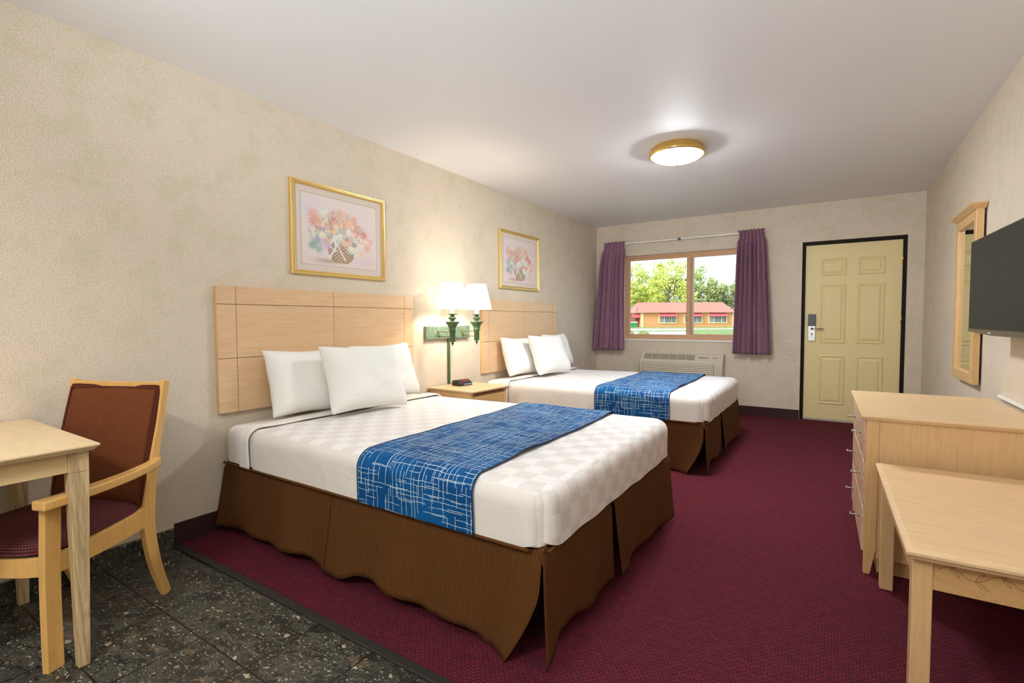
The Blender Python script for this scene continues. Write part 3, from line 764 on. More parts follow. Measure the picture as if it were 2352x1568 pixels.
# ------------------------------------------------------------------ framed floral prints
def flower_print(seed, nx=240, ny=184):
    rs = np.random.RandomState(seed)
    X, Y = np.meshgrid(np.linspace(0, 1, nx), np.linspace(0, 1, ny)); A = 1.3   # width/height
    def s(r, g_, b): return np.array(S(r, g_, b)[:3])
    img = np.ones((ny, nx, 3))*s(224, 208, 202)
    def blob(cx, cy, rx, ry, col, al=1.0, p=2.0, ang=0):
        nonlocal img
        dx = (X-cx)*A; dy = Y-cy; ca, sa = cos(ang), sin(ang)
        u = (dx*ca+dy*sa)/rx; v = (-dx*sa+dy*ca)/ry
        m = np.exp(-(u*u+v*v)**(p/2))[..., None]*al
        img = img*(1-m)+col*m
    for _ in range(60):
        blob(rs.rand(), rs.rand(), .1+.1*rs.rand(), .08+.1*rs.rand(), [s(218, 204, 212), s(232, 206, 196), s(226, 212, 208), s(222, 200, 204)][rs.randint(4)], .3)
    blob(.10, .80, .2, .14, s(212, 206, 216), .6); blob(.32, .06, .2, .035, s(168, 140, 106), .8); blob(.85, .10, .2, .08, s(216, 186, 194), .6)
    for _ in range(90):                                           # soft foliage halo
        a = rs.rand()*2*pi; r = rs.rand()**.6
        blob(.46+.30*r*cos(a), .52+.30*r*sin(a), .03+.03*rs.rand(), .03+.03*rs.rand(), [s(214, 160, 152), s(150, 182, 172), s(196, 176, 188), s(206, 182, 150), s(186, 202, 186)][rs.randint(5)] , .55)
    for _ in range(50): blob(.12+.14*rs.rand(), .30+.36*rs.rand(), .018+.02*rs.rand(), .018+.02*rs.rand(), [s(120, 168, 164), s(140, 184, 168), s(108, 150, 150)][rs.randint(3)], .55)
    # basket
    bx, by = .50, .19
    wdt = .155+.05*np.clip((Y-.04)/.3, 0, 1); m = ((np.abs(X-bx) < wdt*np.sqrt(np.clip(1-((.30-Y)/.27)**4, 0, 1))) & (Y < .36) & (Y > .045))
    pat = (np.sin(X*105+np.where((Y*36).astype(int) % 2 == 0, 0, 3.1)) > 0)
    row = (Y*36) % 1.0
    bc = np.where(pat[..., None], s(196, 166, 124), s(132, 104, 68))*np.where(row < .2, .72, 1.0)[..., None]
    bc = bc*(1.06-.5*np.abs(X-bx+.02)*2.0)[..., None]
    img = np.where(m[..., None], img*.08+bc*.92, img)
    blob(.5, .365, .30, .02, s(160, 130, 94), .85, 6)
    def flower(cx, cy, r, col, n, cen, w=.26):
        a0 = rs.rand()*6
        for i in range(n):
            a = a0+2*pi*i/n+rs.rand()*.2; q = r*(.85+.3*rs.rand())
            blob(cx+cos(a)*q*.5/A, cy+sin(a)*q*.5, q*.5, q*w*.55, col*(.9+.2*rs.rand()), .85, 3, a)
        blob(cx, cy, r*.2, r*.2, cen, .9)
    dk = s(96, 112, 92)
    for _ in range(34):
        a = rs.rand()*6.28; r = rs.rand()**.5
        blob(.48+.20*r*cos(a), .50+.18*r*sin(a), .03, .012, dk*(.9+.5*rs.rand()), .7, 2, rs.rand()*3)
    fl = [(.19, .60, .10, s(222, 140, 130)), (.16, .70, .08, s(226, 160, 150)), (.36, .66, .11, s(214, 128, 116)), (.30, .74, .07, s(216, 226, 214)), (.52, .74, .10, s(230, 170, 146)), (.44, .60, .09, s(206, 148, 138)),
          (.60, .66, .09, s(236, 190, 150)), (.70, .58, .10, s(220, 130, 124)), (.78, .52, .08, s(214, 116, 116)), (.66, .72, .07, s(224, 160, 150)), (.40, .52, .06, s(226, 150, 120)),
          (.27, .52, .07, s(168, 146, 176)), (.24, .36, .07, s(158, 146, 188)), (.30, .30, .06, s(196, 180, 206)), (.36, .42, .06, s(182, 158, 178)), (.47, .44, .085, s(222, 230, 222)), (.45, .40, .08, s(206, 222, 212)),
          (.58, .52, .07, s(232, 232, 220)), (.66, .48, .07, s(236, 230, 214)), (.72, .44, .07, s(226, 222, 210)), (.55, .36, .07, s(228, 152, 128)), (.80, .40, .08, s(226, 200, 176)), (.84, .34, .06, s(226, 164, 140)),
          (.62, .30, .08, s(222, 228, 216)), (.68, .26, .07, s(212, 222, 206)), (.76, .24, .06, s(234, 190, 164)), (.26, .44, .055, s(236, 228, 190)), (.14, .46, .06, s(150, 186, 178)), (.15, .28, .06, s(112, 158, 152)), (.22, .24, .06, s(120, 166, 156)),
          (.88, .44, .05, s(226, 170, 168)), (.74, .36, .06, s(232, 214, 206)), (.50, .62, .06, s(232, 196, 160))]
    for (cx, cy, r, c) in fl:
        cx = .47+(cx-.47)*1.08; cy = .45+(cy-.45)*1.08; r *= 1.2
        flower(cx, cy, r, c, rs.randint(8, 14), s(214, 186, 116)*(.8+.3*rs.rand()))
        flower(cx+.01, cy+.01, r*.55, np.minimum(1, c*1.15), 8, s(206, 170, 100))
    for _ in range(70):
        a = rs.rand()*6.28; q = rs.rand()**.5
        cx = .45+.34*q*cos(a); cy = .53+.26*q*sin(a)
        if cy < .33 and abs(cx-.5) < .12: continue
        flower(cx, cy, .028+.03*rs.rand(), [s(226, 150, 136), s(228, 226, 214), s(206, 214, 204), s(232, 186, 164), s(178, 196, 184), s(196, 174, 190), s(236, 214, 176)][rs.randint(7)], rs.randint(6, 11), s(206, 178, 118))
        if rs.rand() < .5: blob(cx+.03, cy-.02, .012, .02, s(110, 124, 100), .6, 3, rs.rand()*3)
    for t in np.linspace(0, 1, 40):                               # ribbon
        blob(.40+.06*t*sin(t*5), .44-.34*t, .016, .016, s(226, 222, 232), .8, 3)
        blob(.44-.10*sin(t*3.1), .40-.18*t, .010, .010, s(216, 210, 226), .8, 3)
        blob(.43+.12*t, .34-.24*t, .012, .012, s(222, 218, 228), .8, 3)
    for t in np.linspace(0, 1, 24): blob(.03+.16*t, .86-.20*t-.04*t*t, .003, .003, s(150, 130, 130), .6)
    for _ in range(260): blob(.1+.8*rs.rand(), .2+.6*rs.rand(), .006, .006, s(236, 226, 214)*(.75+.3*rs.rand()), .35)
    img = img*0.90+s(224, 206, 198)*0.10
    return np.clip(img, 0, 1), nx, ny
pm, pnt, pb = mat('floral_print', g(0.8), 0.5, spec=0.3)
va = pnt.nodes.new('ShaderNodeVertexColor'); va.layer_name = 'paint'; pnt.links.new(va.outputs[0], pb.inputs['Base Color'])

def framed_print(y0, y1, z0, z1, label, seed):
    t = thing('framed_print', (0, (y0+y1)/2, z0), label, 'picture', 'gold-framed flower prints on the headboard wall')
    tf = lambda a, b, h: (h, a, b)
    MB().frame((y0, y1, z0, z1), [(0, 0.001), (0, 0.020), (0.004, 0.026), (0.011, 0.026), (0.014, 0.020), (0.018, 0.020), (0.022, 0.026), (0.027, 0.024), (0.031, 0.013), (0.031, 0.004)], tf).build('frame', GOLD, t)
    MB().box(0.001, 0.010, y0+0.02, y1-0.02, z0+0.02, z1-0.02).build('mat_board', MATB, t)
    e = 0.083; u0, u1, w0, w1 = y0+e, y1-e, z0+e*0.93, z1-e*0.93
    MB().box(0.010, 0.0104, u0-0.008, u1+0.008, w0-0.008, w1+0.008).box(0.0104, 0.0108, u0-0.006, u1+0.006, w0-0.006, w1+0.006, mi=1).build('mat_border_line', [LINE, MATB], t)
    img, nx, ny = flower_print(seed)
    m = MB(); m.grid(lambda u, v: (0.0114, u0+(u1-u0)*u, w0+(w1-w0)*v), nx-1, ny-1, smooth=False)
    o = m.build('flower_print', pm, t, recalc=False)
    ca = o.data.color_attributes.new('paint', 'FLOAT_COLOR', 'POINT')
    arr = np.ones((nx, ny, 4)); arr[..., :3] = img.transpose(1, 0, 2)
    ca.data.foreach_set('color', arr.reshape(-1).astype(np.float32))
    return t
framed_print(1.892, 2.675, 1.495, 2.103, 'large gold-framed print of a flower basket above the closer bed', 3)
framed_print(4.226, 5.035, 1.525, 2.137, 'gold-framed print of a flower basket above the bed nearer the window', 11)

# ------------------------------------------------------------------ curtains and track
def curtain(xt0, xt1, xb0, xb1, label, seed, folds):
    t = thing('curtain', ((xt0+xt1)/2, D-0.08, 0.775), label, 'curtain', 'mauve pleated curtains at the window')
    m = MB(); nu, nv = folds*16, 70; rs = random.Random(seed)
    ph = [rs.uniform(-0.5, 0.5) for _ in range(40)]; am = [rs.uniform(0.5, 1.25) for _ in range(folds+3)]
    zt, zb = 2.278, 0.775
    def fn(u, v):
        z = zt+(zb-zt)*v
        hd = min(1, v/0.085)
        wtop = (xt0, xt1); wid = v**0.75
        x0 = xt0+(xb0-xt0)*wid; x1 = xt1+(xb1-xt1)*wid
        if v < 0.09:
            pin = 0.018*sin(pi*v/0.09); x0 += pin; x1 -= pin
        uu = u + 0.012*sin(u*17+ph[1]*5)*(0.3+v)
        k = uu*folds; i = min(folds, max(0, int(k)))
        amp = (0.020+0.022*min(1, v*4))*am[i]
        if v < 0.09: amp = 0.014+0.006*sin(pi*v/0.09)
        a = 2*pi*k+0.5*sin(v*5+ph[i % 40]*6)*v
        y = D-0.075-amp*(0.9+sin(a))-0.012*v
        x = x0+(x1-x0)*(u+0.35/folds*sin(2*a)*0.22*(0.4+v)+0.012*sin(u*11+ph[3]*9)*v)
        z += 0.004*sin(a) if v == 0 else 0
        if v > 0.97: z += 0.003*noise.noise(Vector((u*9, seed, 0)))
        return (x, y, z)
    m.grid(fn, nu, nv); m.build('curtain_cloth', CURT, t, solid=0.003)
    for k in range(folds):
        x = xt0+(xt1-xt0)*(k+0.75)/folds
        MB().tube([(x, D-0.092, 2.265), (x, D-0.082, 2.272), (x, D-0.074, 2.262)], 0.0025, n=6).build('curtain_hook', STEEL, t)
    return t
curtain(0.15, 0.462, 0.022, 0.456, 'mauve pleated curtain hanging at the window side nearest the headboard wall', 1, 6)
curtain(1.898, 2.192, 1.856, 2.275, 'mauve pleated curtain hanging at the window side nearest the door', 2, 7)
tr = MB().box(0.145, 2.195, D-0.07, D-0.052, 2.238, 2.256).build('curtain_track', WHITE, None, bevel=0.002)
props(tr, 'thin white curtain track on the wall above the window', 'curtain track')
for x in (1.175, 1.195): MB().box(x-0.006, x+0.006, D-0.076, D-0.05, 2.232, 2.262).build('carrier', DARKM, tr)
for x in (0.2, 1.18, 2.1): MB().box(x, x+0.02, D-0.053, D, 2.24, 2.254).build('bracket', WHITE, tr)

# ------------------------------------------------------------------ wall air conditioner
ac = thing('air_conditioner', (1.22, D-0.02, 0.33), 'beige wall air conditioner unit under the window', 'air conditioner')
ax0, ax1 = 0.70, 1.755
prf = [(D-0.0, 0.33), (D-0.0, 0.752), (D-0.055, 0.755), (D-0.085, 0.748), (D-0.15, 0.665), (D-0.165, 0.64), (D-0.17, 0.60), (D-0.17, 0.36), (D-0.155, 0.33)]
MB().loops([[(ax0, y, z) for y, z in prf], [(ax1, y, z) for y, z in prf]]).build('housing', ACM, ac, bevel=0.012, seg=3)
# sloping face direction
p0 = Vector((0, D-0.085, 0.748)); p1 = Vector((0, D-0.15, 0.665)); dd = (p1-p0).normalized(); nn_ = Vector((0, dd.z, -dd.y)).normalized()
if nn_.z < 0: nn_ = -nn_
def slope_quad(m, xa, xb, a, b, o0, o1, mi=0):
    P = lambda x, s, o: (x, p0.y+dd.y*s+nn_.y*o, p0.z+dd.z*s+nn_.z*o)
    m.loops([[P(xa, a, o0), P(xb, a, o0), P(xb, b, o0), P(xa, b, o0)], [P(xa, a, o1), P(xb, a, o1), P(xb, b, o1), P(xa, b, o1)]])
    return m
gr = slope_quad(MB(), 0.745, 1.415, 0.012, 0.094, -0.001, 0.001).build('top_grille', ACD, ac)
sl = MB()
for k in range(9): slope_quad(sl, 0.748, 1.412, 0.016+k*0.0088, 0.019+k*0.0088, 0.0, 0.004)
for k in range(7): slope_quad(sl, 0.745+k*0.1105, 0.751+k*0.1105, 0.012, 0.094, 0.0, 0.005)
sl.build('grille_slat', ACM, gr)
cp = slope_quad(MB(), 1.44, 1.72, 0.012, 0.094, -0.001, 0.002).build('control_panel', ACM, ac)
slope_quad(MB(), 1.45, 1.58, 0.05, 0.062, 0.0, 0.004).build('control_slot', ACD, cp)
slope_quad(MB(), 1.63, 1.68, 0.052, 0.06, 0.0, 0.004).build('control_slot', ACD, cp)
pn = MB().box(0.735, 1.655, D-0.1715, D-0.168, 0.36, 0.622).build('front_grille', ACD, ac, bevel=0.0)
s2 = MB()
for k in range(11): s2.frus((0.742, 1.648, D-0.178, D-0.170, 0.366+k*0.0236), (0.742, 1.648, D-0.173, D-0.170, 0.384+k*0.0236))
s2.frame((0.728, 1.662, 0.352, 0.63), [(0, 0), (0, 0.004), (0.008, 0.004), (0.008, 0)], lambda a, b, h: (a, D-0.170-h, b))
s2.build('grille_slat', ACM, pn)

# ------------------------------------------------------------------ dresser
dr = thing('dresser', (3.026, 2.775, 0), 'light wood three-drawer dresser against the wall below the television', 'dresser', rz=radians(1.2))
DL, DW = 0.945, 0.64
MB().frus((0.010, DW, 0.010, DL-0.010, 0.728), (0.0, DW, 0.0, DL, 0.742)).box(0, DW, 0, DL, 0.742, 0.75).build('top', MAPLE_X, dr, **l, bevel=0.0015)
def foot_leg(m, x0, x1, y0, y1):
    m.frus((x0, x1-0.022, y0, y1, 0.008), (x0, x1, y0, y1, 0.13)); m.box(x0, x1, y0, y1, 0.13, 0.728)
for (a, b) in ((0.018, 0.05), (DL-0.05, DL-0.018)):
    m = MB(); foot_leg(m, 0.022, 0.068, a, b); m.build('front_leg', MAPLE_EDGE, dr, **l, bevel=0.001)
    MB().box(DW-0.05, DW-0.005, a, b, 0.008, 0.728).build('rear_leg', MAPLE_EDGE, dr, **l, bevel=0.001)
for (a, b) in ((0.026, 0.042), (DL-0.042, DL-0.026)):
    MB().box(0.068, DW-0.05, a, b, 0.085, 0.728).build('side_panel', MAPLE_Z, dr, **l)
MB().box(0.075, DW-0.05, 0.05, DL-0.05, 0.012, 0.085).build('plinth', MAPLE_EDGE_Y, dr, **l)
MB().box(0.05, DW-0.02, 0.05, DL-0.05, 0.09, 0.728).build('carcass', MAPLE_EDGE_Y, dr, **l)
for (z0, z1) in ((0.532, 0.722), (0.318, 0.526), (0.10, 0.312)):
    d = MB().box(0.014, 0.048, 0.053, DL-0.053, z0, z1).build('drawer', PINK_W, dr, **l, bevel=0.004)
    zc = (z0+z1)/2
    for yc in (0.24, DL-0.24):
        MB().tube([(0.016, yc, zc), (-0.018, yc, zc)], 0.004, n=8).tube([(-0.02, yc-0.02, zc+0.004), (-0.022, yc, zc-0.002), (-0.02, yc+0.02, zc+0.004)], 0.0045, n=8).lathe([(0.0, 0), (0.009, 0), (0.009, 0.003), (0, 0.003)], (0.011, yc, zc), axis='x', n=12).build('drawer_pull', STEEL, d, **l)
rw = MB().box(W-0.018, W-0.0005, 2.95, 3.735, 0.757, 0.775).build('cable_raceway', WHITE, None, bevel=0.004)
props(rw, 'slim white cable cover on the wall just above the dresser top', 'cable cover')

# ------------------------------------------------------------------ luggage bench / side table
bn = thing('bench_table', (3.095, 1.742, 0), 'low light wood table with carved vine apron in front of the dresser', 'table', rz=radians(0.8))
BL, BW = 1.0, 0.56
MB().frame((0, BW, 0, BL), [(0.028, 0.518), (0.012, 0.520), (0.008, 0.528), (0.001, 0.533), (0.0, 0.541), (0.004, 0.546), (0.010, 0.5475), (0.016, 0.550)], lambda a, b, h: (a, b, h), fill=True).box(0.03, BW-0.03, 0.03, BL-0.03, 0.515, 0.5495).build('top', MAPLE_Y2 if False else MAPLE_X, bn, **l, recalc=False)
for i, (a, b) in enumerate(((0.02, 0.055), (0.02, BL-0.065), (BW-0.065, 0.055), (BW-0.065, BL-0.065))):
    z0 = 0.008
    MB().box(a, a+0.047, b-0.01, b+0.037, z0, 0.519).build('leg', MAPLE_Z, bn, **l, bevel=0.003)
ap = [(0.067, BW-0.065, 0.053, 0.071), (0.067, BW-0.065, BL-0.075, BL-0.057)]
for (x0, x1, y0, y1) in ap:
    s_ = -1 if y0 < 0.5 else 1
    a = MB().box(x0, x1, y0, y1, 0.428, 0.519).box(x0, x1, y0-(0.004 if s_ < 0 else 0), y1+(0.004 if s_ > 0 else 0), 0.428, 0.455).build('apron', MAPLE_EDGE_Y, bn, **l, bevel=0.001)
    if s_ < 0:
        v = MB(); yy = y0-0.0004
        for k in range(8):
            xa = x0+0.01+k*0.052; sg = 1 if k % 2 == 0 else -1
            v.tube([(xa+t/8*0.052, yy, 0.487+sg*0.014*sin(pi*t/8)) for t in range(9)], 0.0011, n=6)
            for q, c in ((0.6, 1), (1.0, -1)):
                v.tube([(xa+0.026+0.034*q*t/6, yy, 0.487+sg*(0.013-0.030*t/6*c*0.8)+0.006*sin(pi*t/6)) for t in range(7)], 0.0010, n=6)
                v.tube([(xa+0.026+0.034*q*t/6, yy, 0.487+sg*(0.013-0.030*t/6*c*0.8)-0.005*sin(pi*t/6)) for t in range(7)], 0.0010, n=6)
        v.build('vine_carving', GROOVE, a, **l, label='dark engraved vine pattern')
for x0 in (0.028, BW-0.046):
    MB().box(x0, x0+0.018, 0.092, BL-0.075, 0.428, 0.519).build('apron', MAPLE_EDGE_Y, bn, **l, bevel=0.001)

# ------------------------------------------------------------------ mirror
mi = thing('wall_mirror', (W, 4.5, 0.775), 'tall wall mirror in a light wood frame with a crown top, beyond the television', 'mirror')
my0, my1, mz0, mz1 = 4.19, 4.80, 0.775, 1.875
tf = lambda a, b, h: (W-h, a, b)
MB().frame((my0, my1, mz0, mz1), [(0, 0.012), (0, 0.046), (0.003, 0.049), (0.062, 0.049), (0.064, 0.046), (0.072, 0.030), (0.072, 0.012)], tf).build('frame', MAPLE_EDGE, mi)
MB().box(W-0.030, W-0.022, my0+0.07, my1-0.07, mz0+0.07, mz1-0.07).build('mirror_glass', MIRR, mi)
MB().box(W-0.022, W-0.001, my0+0.03, my1-0.03, mz0+0.03, mz1-0.03).build('backing_board', BLACKF, mi)
MB().frus((W-0.052, W-0.004, my0-0.004, my1+0.004, mz1), (W-0.078, W-0.004, my0-0.03, my1+0.03, mz1+0.026)).box(W-0.08, W-0.004, my0-0.032, my1+0.032, mz1+0.026, mz1+0.036).build('crown_moulding', MAPLE_EDGE, mi)

# ------------------------------------------------------------------ television
tv = thing('television', (3.56, 3.2, 1.36), 'flat black television on the wall, screen facing the beds', 'television', rz=radians(2.2))
ty0, ty1, tz0, tz1 = -0.43, 0.43, -0.235, 0.245       # local
MB().box(-0.018, 0.016, ty0, ty1, tz0, tz1).build('bezel', TVB, tv, **l, bevel=0.004)
MB().box(0.016, 0.055, ty0+0.04, ty1-0.06, tz0+0.03, tz1-0.1).build('rear_housing', BLACK, tv, **l, bevel=0.01)
MB().box(-0.0195, -0.016, ty0+0.012, ty1-0.008, tz0+0.014, tz1-0.008).build('screen', SCREEN, tv, **l)
lb = MB().loops([[(-0.021, ty1, tz0+0.010), (-0.021, ty0, tz0+0.010), (-0.021, ty0, tz0-0.014), (-0.021, 0.02, tz0-0.016), (-0.021, ty1, tz0-0.002)],
                 [(0.010, ty1, tz0+0.010), (0.010, ty0, tz0+0.010), (0.010, ty0, tz0-0.014), (0.010, 0.02, tz0-0.016), (0.010, ty1, tz0-0.002)]]).build('lower_bezel', TVL, tv, **l)
MB().box(-0.0222, -0.0205, 0.03, 0.075, tz0-0.006, tz0+0.0).build('logo_plate', mat('pale_logo', S(200, 196, 180), 0.4)[0], lb, **l)
MB().box(0.054, 0.075, -0.12, 0.12, -0.1, 0.1).box(0.07, 0.09, -0.08, 0.08, -0.06, 0.06).tube([(0.085, 0.0, 0.0), (0.124, 0.0, 0.0)], 0.03, n=14).build('wall_mount', DARKM, tv, **l)

# ------------------------------------------------------------------ writing table (by the chair)
tb = thing('writing_table', (0.012, -0.25, 0), 'light oak table standing against the wall in front of the chair', 'table')
tx0, tx1, ty_0, ty_1 = 0.012, 0.806, -0.25, 0.645
MB().frus((tx0, tx1-0.016, ty_0+0.016, ty_1-0.016, 0.752), (tx0, tx1, ty_0, ty_1, 0.768)).box(tx0, tx1, ty_0, ty_1, 0.768, 0.775).build('top', OAK_T, tb, bevel=0.0015)
def taper_leg(xc, yc, sx, sy):
    m = MB()
    w1, w0 = 0.055, 0.033
    def rect(w, z):
        xa = xc-(w if sx > 0 else 0); ya = yc-(w if sy > 0 else 0)
        return (xa, xa+w, ya, ya+w, z)
    # outer corner drifts inwards slightly towards the foot
    def rect2(w, z, ins):
        xa = xc-sx*ins; ya = yc-sy*ins
        x0, x1 = (xa-w, xa) if sx > 0 else (xa, xa+w); y0, y1 = (ya-w, ya) if sy > 0 else (ya, ya+w)
        return (x0, x1, y0, y1, z)
    m.frus(rect2(w0, 0.0, 0.014), rect2(w1, 0.68, 0.0)); m.frus(rect2(w1, 0.68, 0), rect2(w1, 0.752, 0))
    return m
for (xc, yc, sx, sy) in ((0.775, 0.622, 1, 1), (0.775, -0.225, 1, -1), (0.022, 0.622, -1, 1), (0.022, -0.225, -1, -1)):
    taper_leg(xc, yc, sx, sy).build('leg', OAK_L, tb, bevel=0.003)
OAK_A = wood('oak_apron_y', S(206, 176, 128), S(176, 142, 94), 'y')
OAK_AX = wood('oak_apron_x', S(206, 176, 128), S(176, 142, 94), 'x')
for x0 in (0.745, 0.032): MB().box(x0, x0+0.02, -0.17, 0.567, 0.684, 0.752).build('apron', OAK_A, tb, bevel=0.001)
for y0 in (0.592, -0.215): MB().box(0.077, 0.72, y0, y0+0.02, 0.684, 0.752).build('apron', OAK_AX, tb, bevel=0.001)

# ------------------------------------------------------------------ armchair
ch = thing('armchair', (0.265, 0.863, 0), 'wooden armchair with woven rust-brown seat and back pushed up to the oak table', 'chair', rz=radians(24.2))
HWc = 0.225
def beam(path, w, d, wdir, close=True):
    """rectangular section bar: path pts, w along wdir, d across"""
    L = []; P = [Vector(p) for p in path]; wd0 = Vector(wdir)
    ws = w if isinstance(w, list) else [w]*len(P); ds = d if isinstance(d, list) else [d]*len(P)
    for i, p in enumerate(P):
        t = (P[min(i+1, len(P)-1)]-P[max(i-1, 0)]).normalized()
        a = (wd0-t*wd0.dot(t)).normalized(); b = t.cross(a).normalized()
        L.append([tuple(p+a*ws[i]/2*sx+b*ds[i]/2*sy) for sx, sy in ((-1, -1), (1, -1), (1, 1), (-1, 1))])
    return MB().loops(L)
def smooth_path(pts, n=8):
    P = [Vector(p) for p in pts]; out = []
    for i in range(len(P)-1):
        p0, p1, p2, p3 = P[max(i-1, 0)], P[i], P[i+1], P[min(i+2, len(P)-1)]
        for k in range(n):
            t = k/n
            out.append(0.5*((2*p1)+(p2-p0)*t+(2*p0-5*p1+4*p2-p3)*t*t+(3*p1-p0-3*p2+p3)*t**3))
    out.append(P[-1]); return out
for sx in (-1, 1):
    pth = smooth_path([(sx*HWc, 0.005, 0.0), (sx*HWc, -0.045, 0.15), (sx*HWc, -0.072, 0.30), (sx*HWc, -0.070, 0.42), (sx*HWc, -0.045, 0.58), (sx*HWc, 0.0, 0.78), (sx*HWc, 0.032, 0.935)], 6)
    # profile runs in the y-z plane: depth along y, width along x
    n_ = len(pth); dep = [0.034+0.020*sin(pi*min(1, (i/(n_-1))*1.25)) for i in range(n_)]
    beam(pth, 0.026, dep, (1, 0, 0)).build('rear_leg', CHAIRW, ch, **l, bevel=0.004)
    fl = smooth_path([(sx*0.252, -0.481, 0.0), (sx*0.252, -0.481, 0.3), (sx*0.262, -0.478, 0.578)], 5)
    beam(fl, 0.026, 0.055, (1, 0, 0)).build('front_leg', CHAIRW, ch, **l, bevel=0.004)
    arm = smooth_path([(sx*0.238, -0.03, 0.598), (sx*0.268, -0.10, 0.594), (sx*0.292, -0.24, 0.590), (sx*0.296, -0.40, 0.588), (sx*0.286, -0.535, 0.588)], 8)
    beam(arm, [0.034+0.024*(i/(len(arm)-1)) for i in range(len(arm))], 0.032, (1, 0, 0)).build('armrest', CHAIRW, ch, **l, bevel=0.005)
    sr = smooth_path([(sx*0.222, -0.085, 0.375), (sx*0.236, -0.18, 0.368), (sx*0.244, -0.32, 0.360), (sx*0.246, -0.46, 0.358)], 6)
    beam(sr, 0.022, [0.085-0.02*(i/(len(sr)-1)) for i in range(len(sr))], (1, 0, 0)).build('side_rail', CHAIRW, ch, **l, bevel=0.002)
fr_ = smooth_path([(-0.245, -0.475, 0.358), (-0.12, -0.505, 0.358), (0.12, -0.505, 0.358), (0.245, -0.475, 0.358)], 6)
beam(fr_, 0.065, 0.022, (0, 0, 1)).build('front_rail', CHAIRW, ch, **l, bevel=0.002)
MB().box(-0.212, 0.212, -0.09, -0.068, 0.34, 0.41).build('rear_rail', CHAIRW, ch, **l, bevel=0.002)
tr_ = smooth_path([(-0.215, 0.024, 0.915), (-0.1, 0.036, 0.912), (0.1, 0.036, 0.912), (0.215, 0.024, 0.915)], 5)
beam(tr_, 0.028, 0.024, (0, 0, 1)).build('top_rail', CHAIRW, ch, **l, bevel=0.004)
# seat cushion
sm = MB(); ns_ = 30
def seat_pt(u, v, top):
    a, b = u*2-1, v*2-1
    r = (abs(a)**4+abs(b)**4)**0.25 if (a or b) else 0
    x = a*(0.236+0.0*b); y = -0.285+b*0.212
    k = max(abs(a), abs(b)); 
    rr2 = (a*a+b*b)**0.5 if k else 1
    sc = 1.0
    if k > 0: sc = k/((abs(a)**7+abs(b)**7)**(1/7))
    x *= sc; y = -0.285+b*0.212*sc
    if b < 0: y -= 0.022*(1-a*a)*(-b)
    e = max(0.0, 1-k**5)
    z = 0.398+(0.058*e**0.5 + 0.006*(1-a*a)*(1-b*b) if top else -0.008)
    bul = 0.010*(1-abs(2*((z-0.398)/0.058)-1)) if top else 0
    x += bul*a; y += bul*b
    return (x, y, z)
sm.grid(lambda u, v: seat_pt(u, v, True), ns_, ns_, uv=lambda u, v: (u*0.47, v*0.42))
sm.grid(lambda u, v: seat_pt(u, v, False), ns_, ns_, uv=lambda u, v: (u*0.47, v*0.42))
sm.build('seat_cushion', SEATF, ch, **l, merge=True, subsurf=1)
# upholstered back
bm_ = MB()
def back_mid(v):        # y, z of the back centre line
    z = 0.41+(0.903-0.41)*v
    return (-0.062+0.105*max(0, (z-0.45)/0.47)**1.3, z)
def back_pt(s):
    def fn(u, v):
        a = u*2-1; y, z = back_mid(v); w = 0.214
        e = max(0, (1-a**8)*(1-(2*v-1)**10))
        y += 0.026*(1-a*a)-0.020+s*(0.014+0.010*e**0.5)
        if s == 0: y += 0
        return (a*w, y, z)
    return fn
bm_.grid(back_pt(-1), 24, 28, uv=lambda u, v: (v*0.5, u*0.42)); bm_.grid(back_pt(1), 24, 28, uv=lambda u, v: (v*0.5, u*0.42))
bk = bm_.build('backrest', BACKF, ch, **l)
# close the rim and add piping
pp = []
for k in range(29): u, v = 0, k/28; pp.append(back_pt(-1)(u, v))
for k in range(1, 25): pp.append(back_pt(-1)(k/24, 1))
for k in range(27, -1, -1): pp.append(back_pt(-1)(1, k/28))
for k in range(23, -1, -1): pp.append(back_pt(-1)(k/24, 0))
rim = MB(); q = [(x, y+0.014, z) for x, y, z in pp]
rim.tube(q, 0.0165, n=10, caps=False).build('back_edge', BACKF, bk, **l)
MB().tube([(x*1.0, y-0.004, z) for x, y, z in pp], 0.0034, n=8, caps=False).build('piping', PIPING, bk, **l)

# ------------------------------------------------------------------ outside the window
CAM = Vector((2.9169, 0, 1.1901)); YAW = radians(33.0667)
Fh = Vector((-sin(YAW), cos(YAW), 0)); Rh = Vector((cos(YAW), sin(YAW), 0))
def gz(d): return -0.15+0.0054*d
def out(r, d, z=None):       # metres to the right and ahead along the view axis of the lot
    p = CAM+Rh*r+Fh*d; return (p.x, p.y, gz(d) if z is None else z)
def zone(pts, dz): return [(p[0], p[1], p[2]+dz) for p in (out(r, d) for r, d in pts)]
GRASS = mat('lawn_green', S(150, 176, 84), 0.95)
n = N(GRASS[1]); tc = n('ShaderNodeTexCoord'); a = n('ShaderNodeTexNoise', i_Vector=tc.outputs['Object'], i_Scale=1.4, i_Detail=6.0)
n.link(n.ramp(a.outputs[0], [(0.35, S(96, 122, 60)), (0.65, S(136, 152, 88))]), GRASS[2].inputs['Base Color']); GRASS = GRASS[0]
ASPH = mat('pale_asphalt', S(170, 166, 168), 0.9)[0]
KERB = mat('pale_concrete', S(226, 214, 190), 0.9)[0]
def flatzone(name, pts, dz, m, label):
    P = zone(pts, dz); lo = [(x, y, z-0.25) for x, y, z in P]
    struct(MB().loops([lo, P]), name, m, label)
flatzone('ground', [(-60, 7.5), (140, 7.5), (140, 180), (-60, 180)], -0.02, GRASS, 'lawn outside the window')
flatzone('ground_parking', [(-30, 9), (3.3, 9), (14.7, 40), (17.2, 47), (-30, 47)], 0.0, ASPH, 'pale parking lot outside')
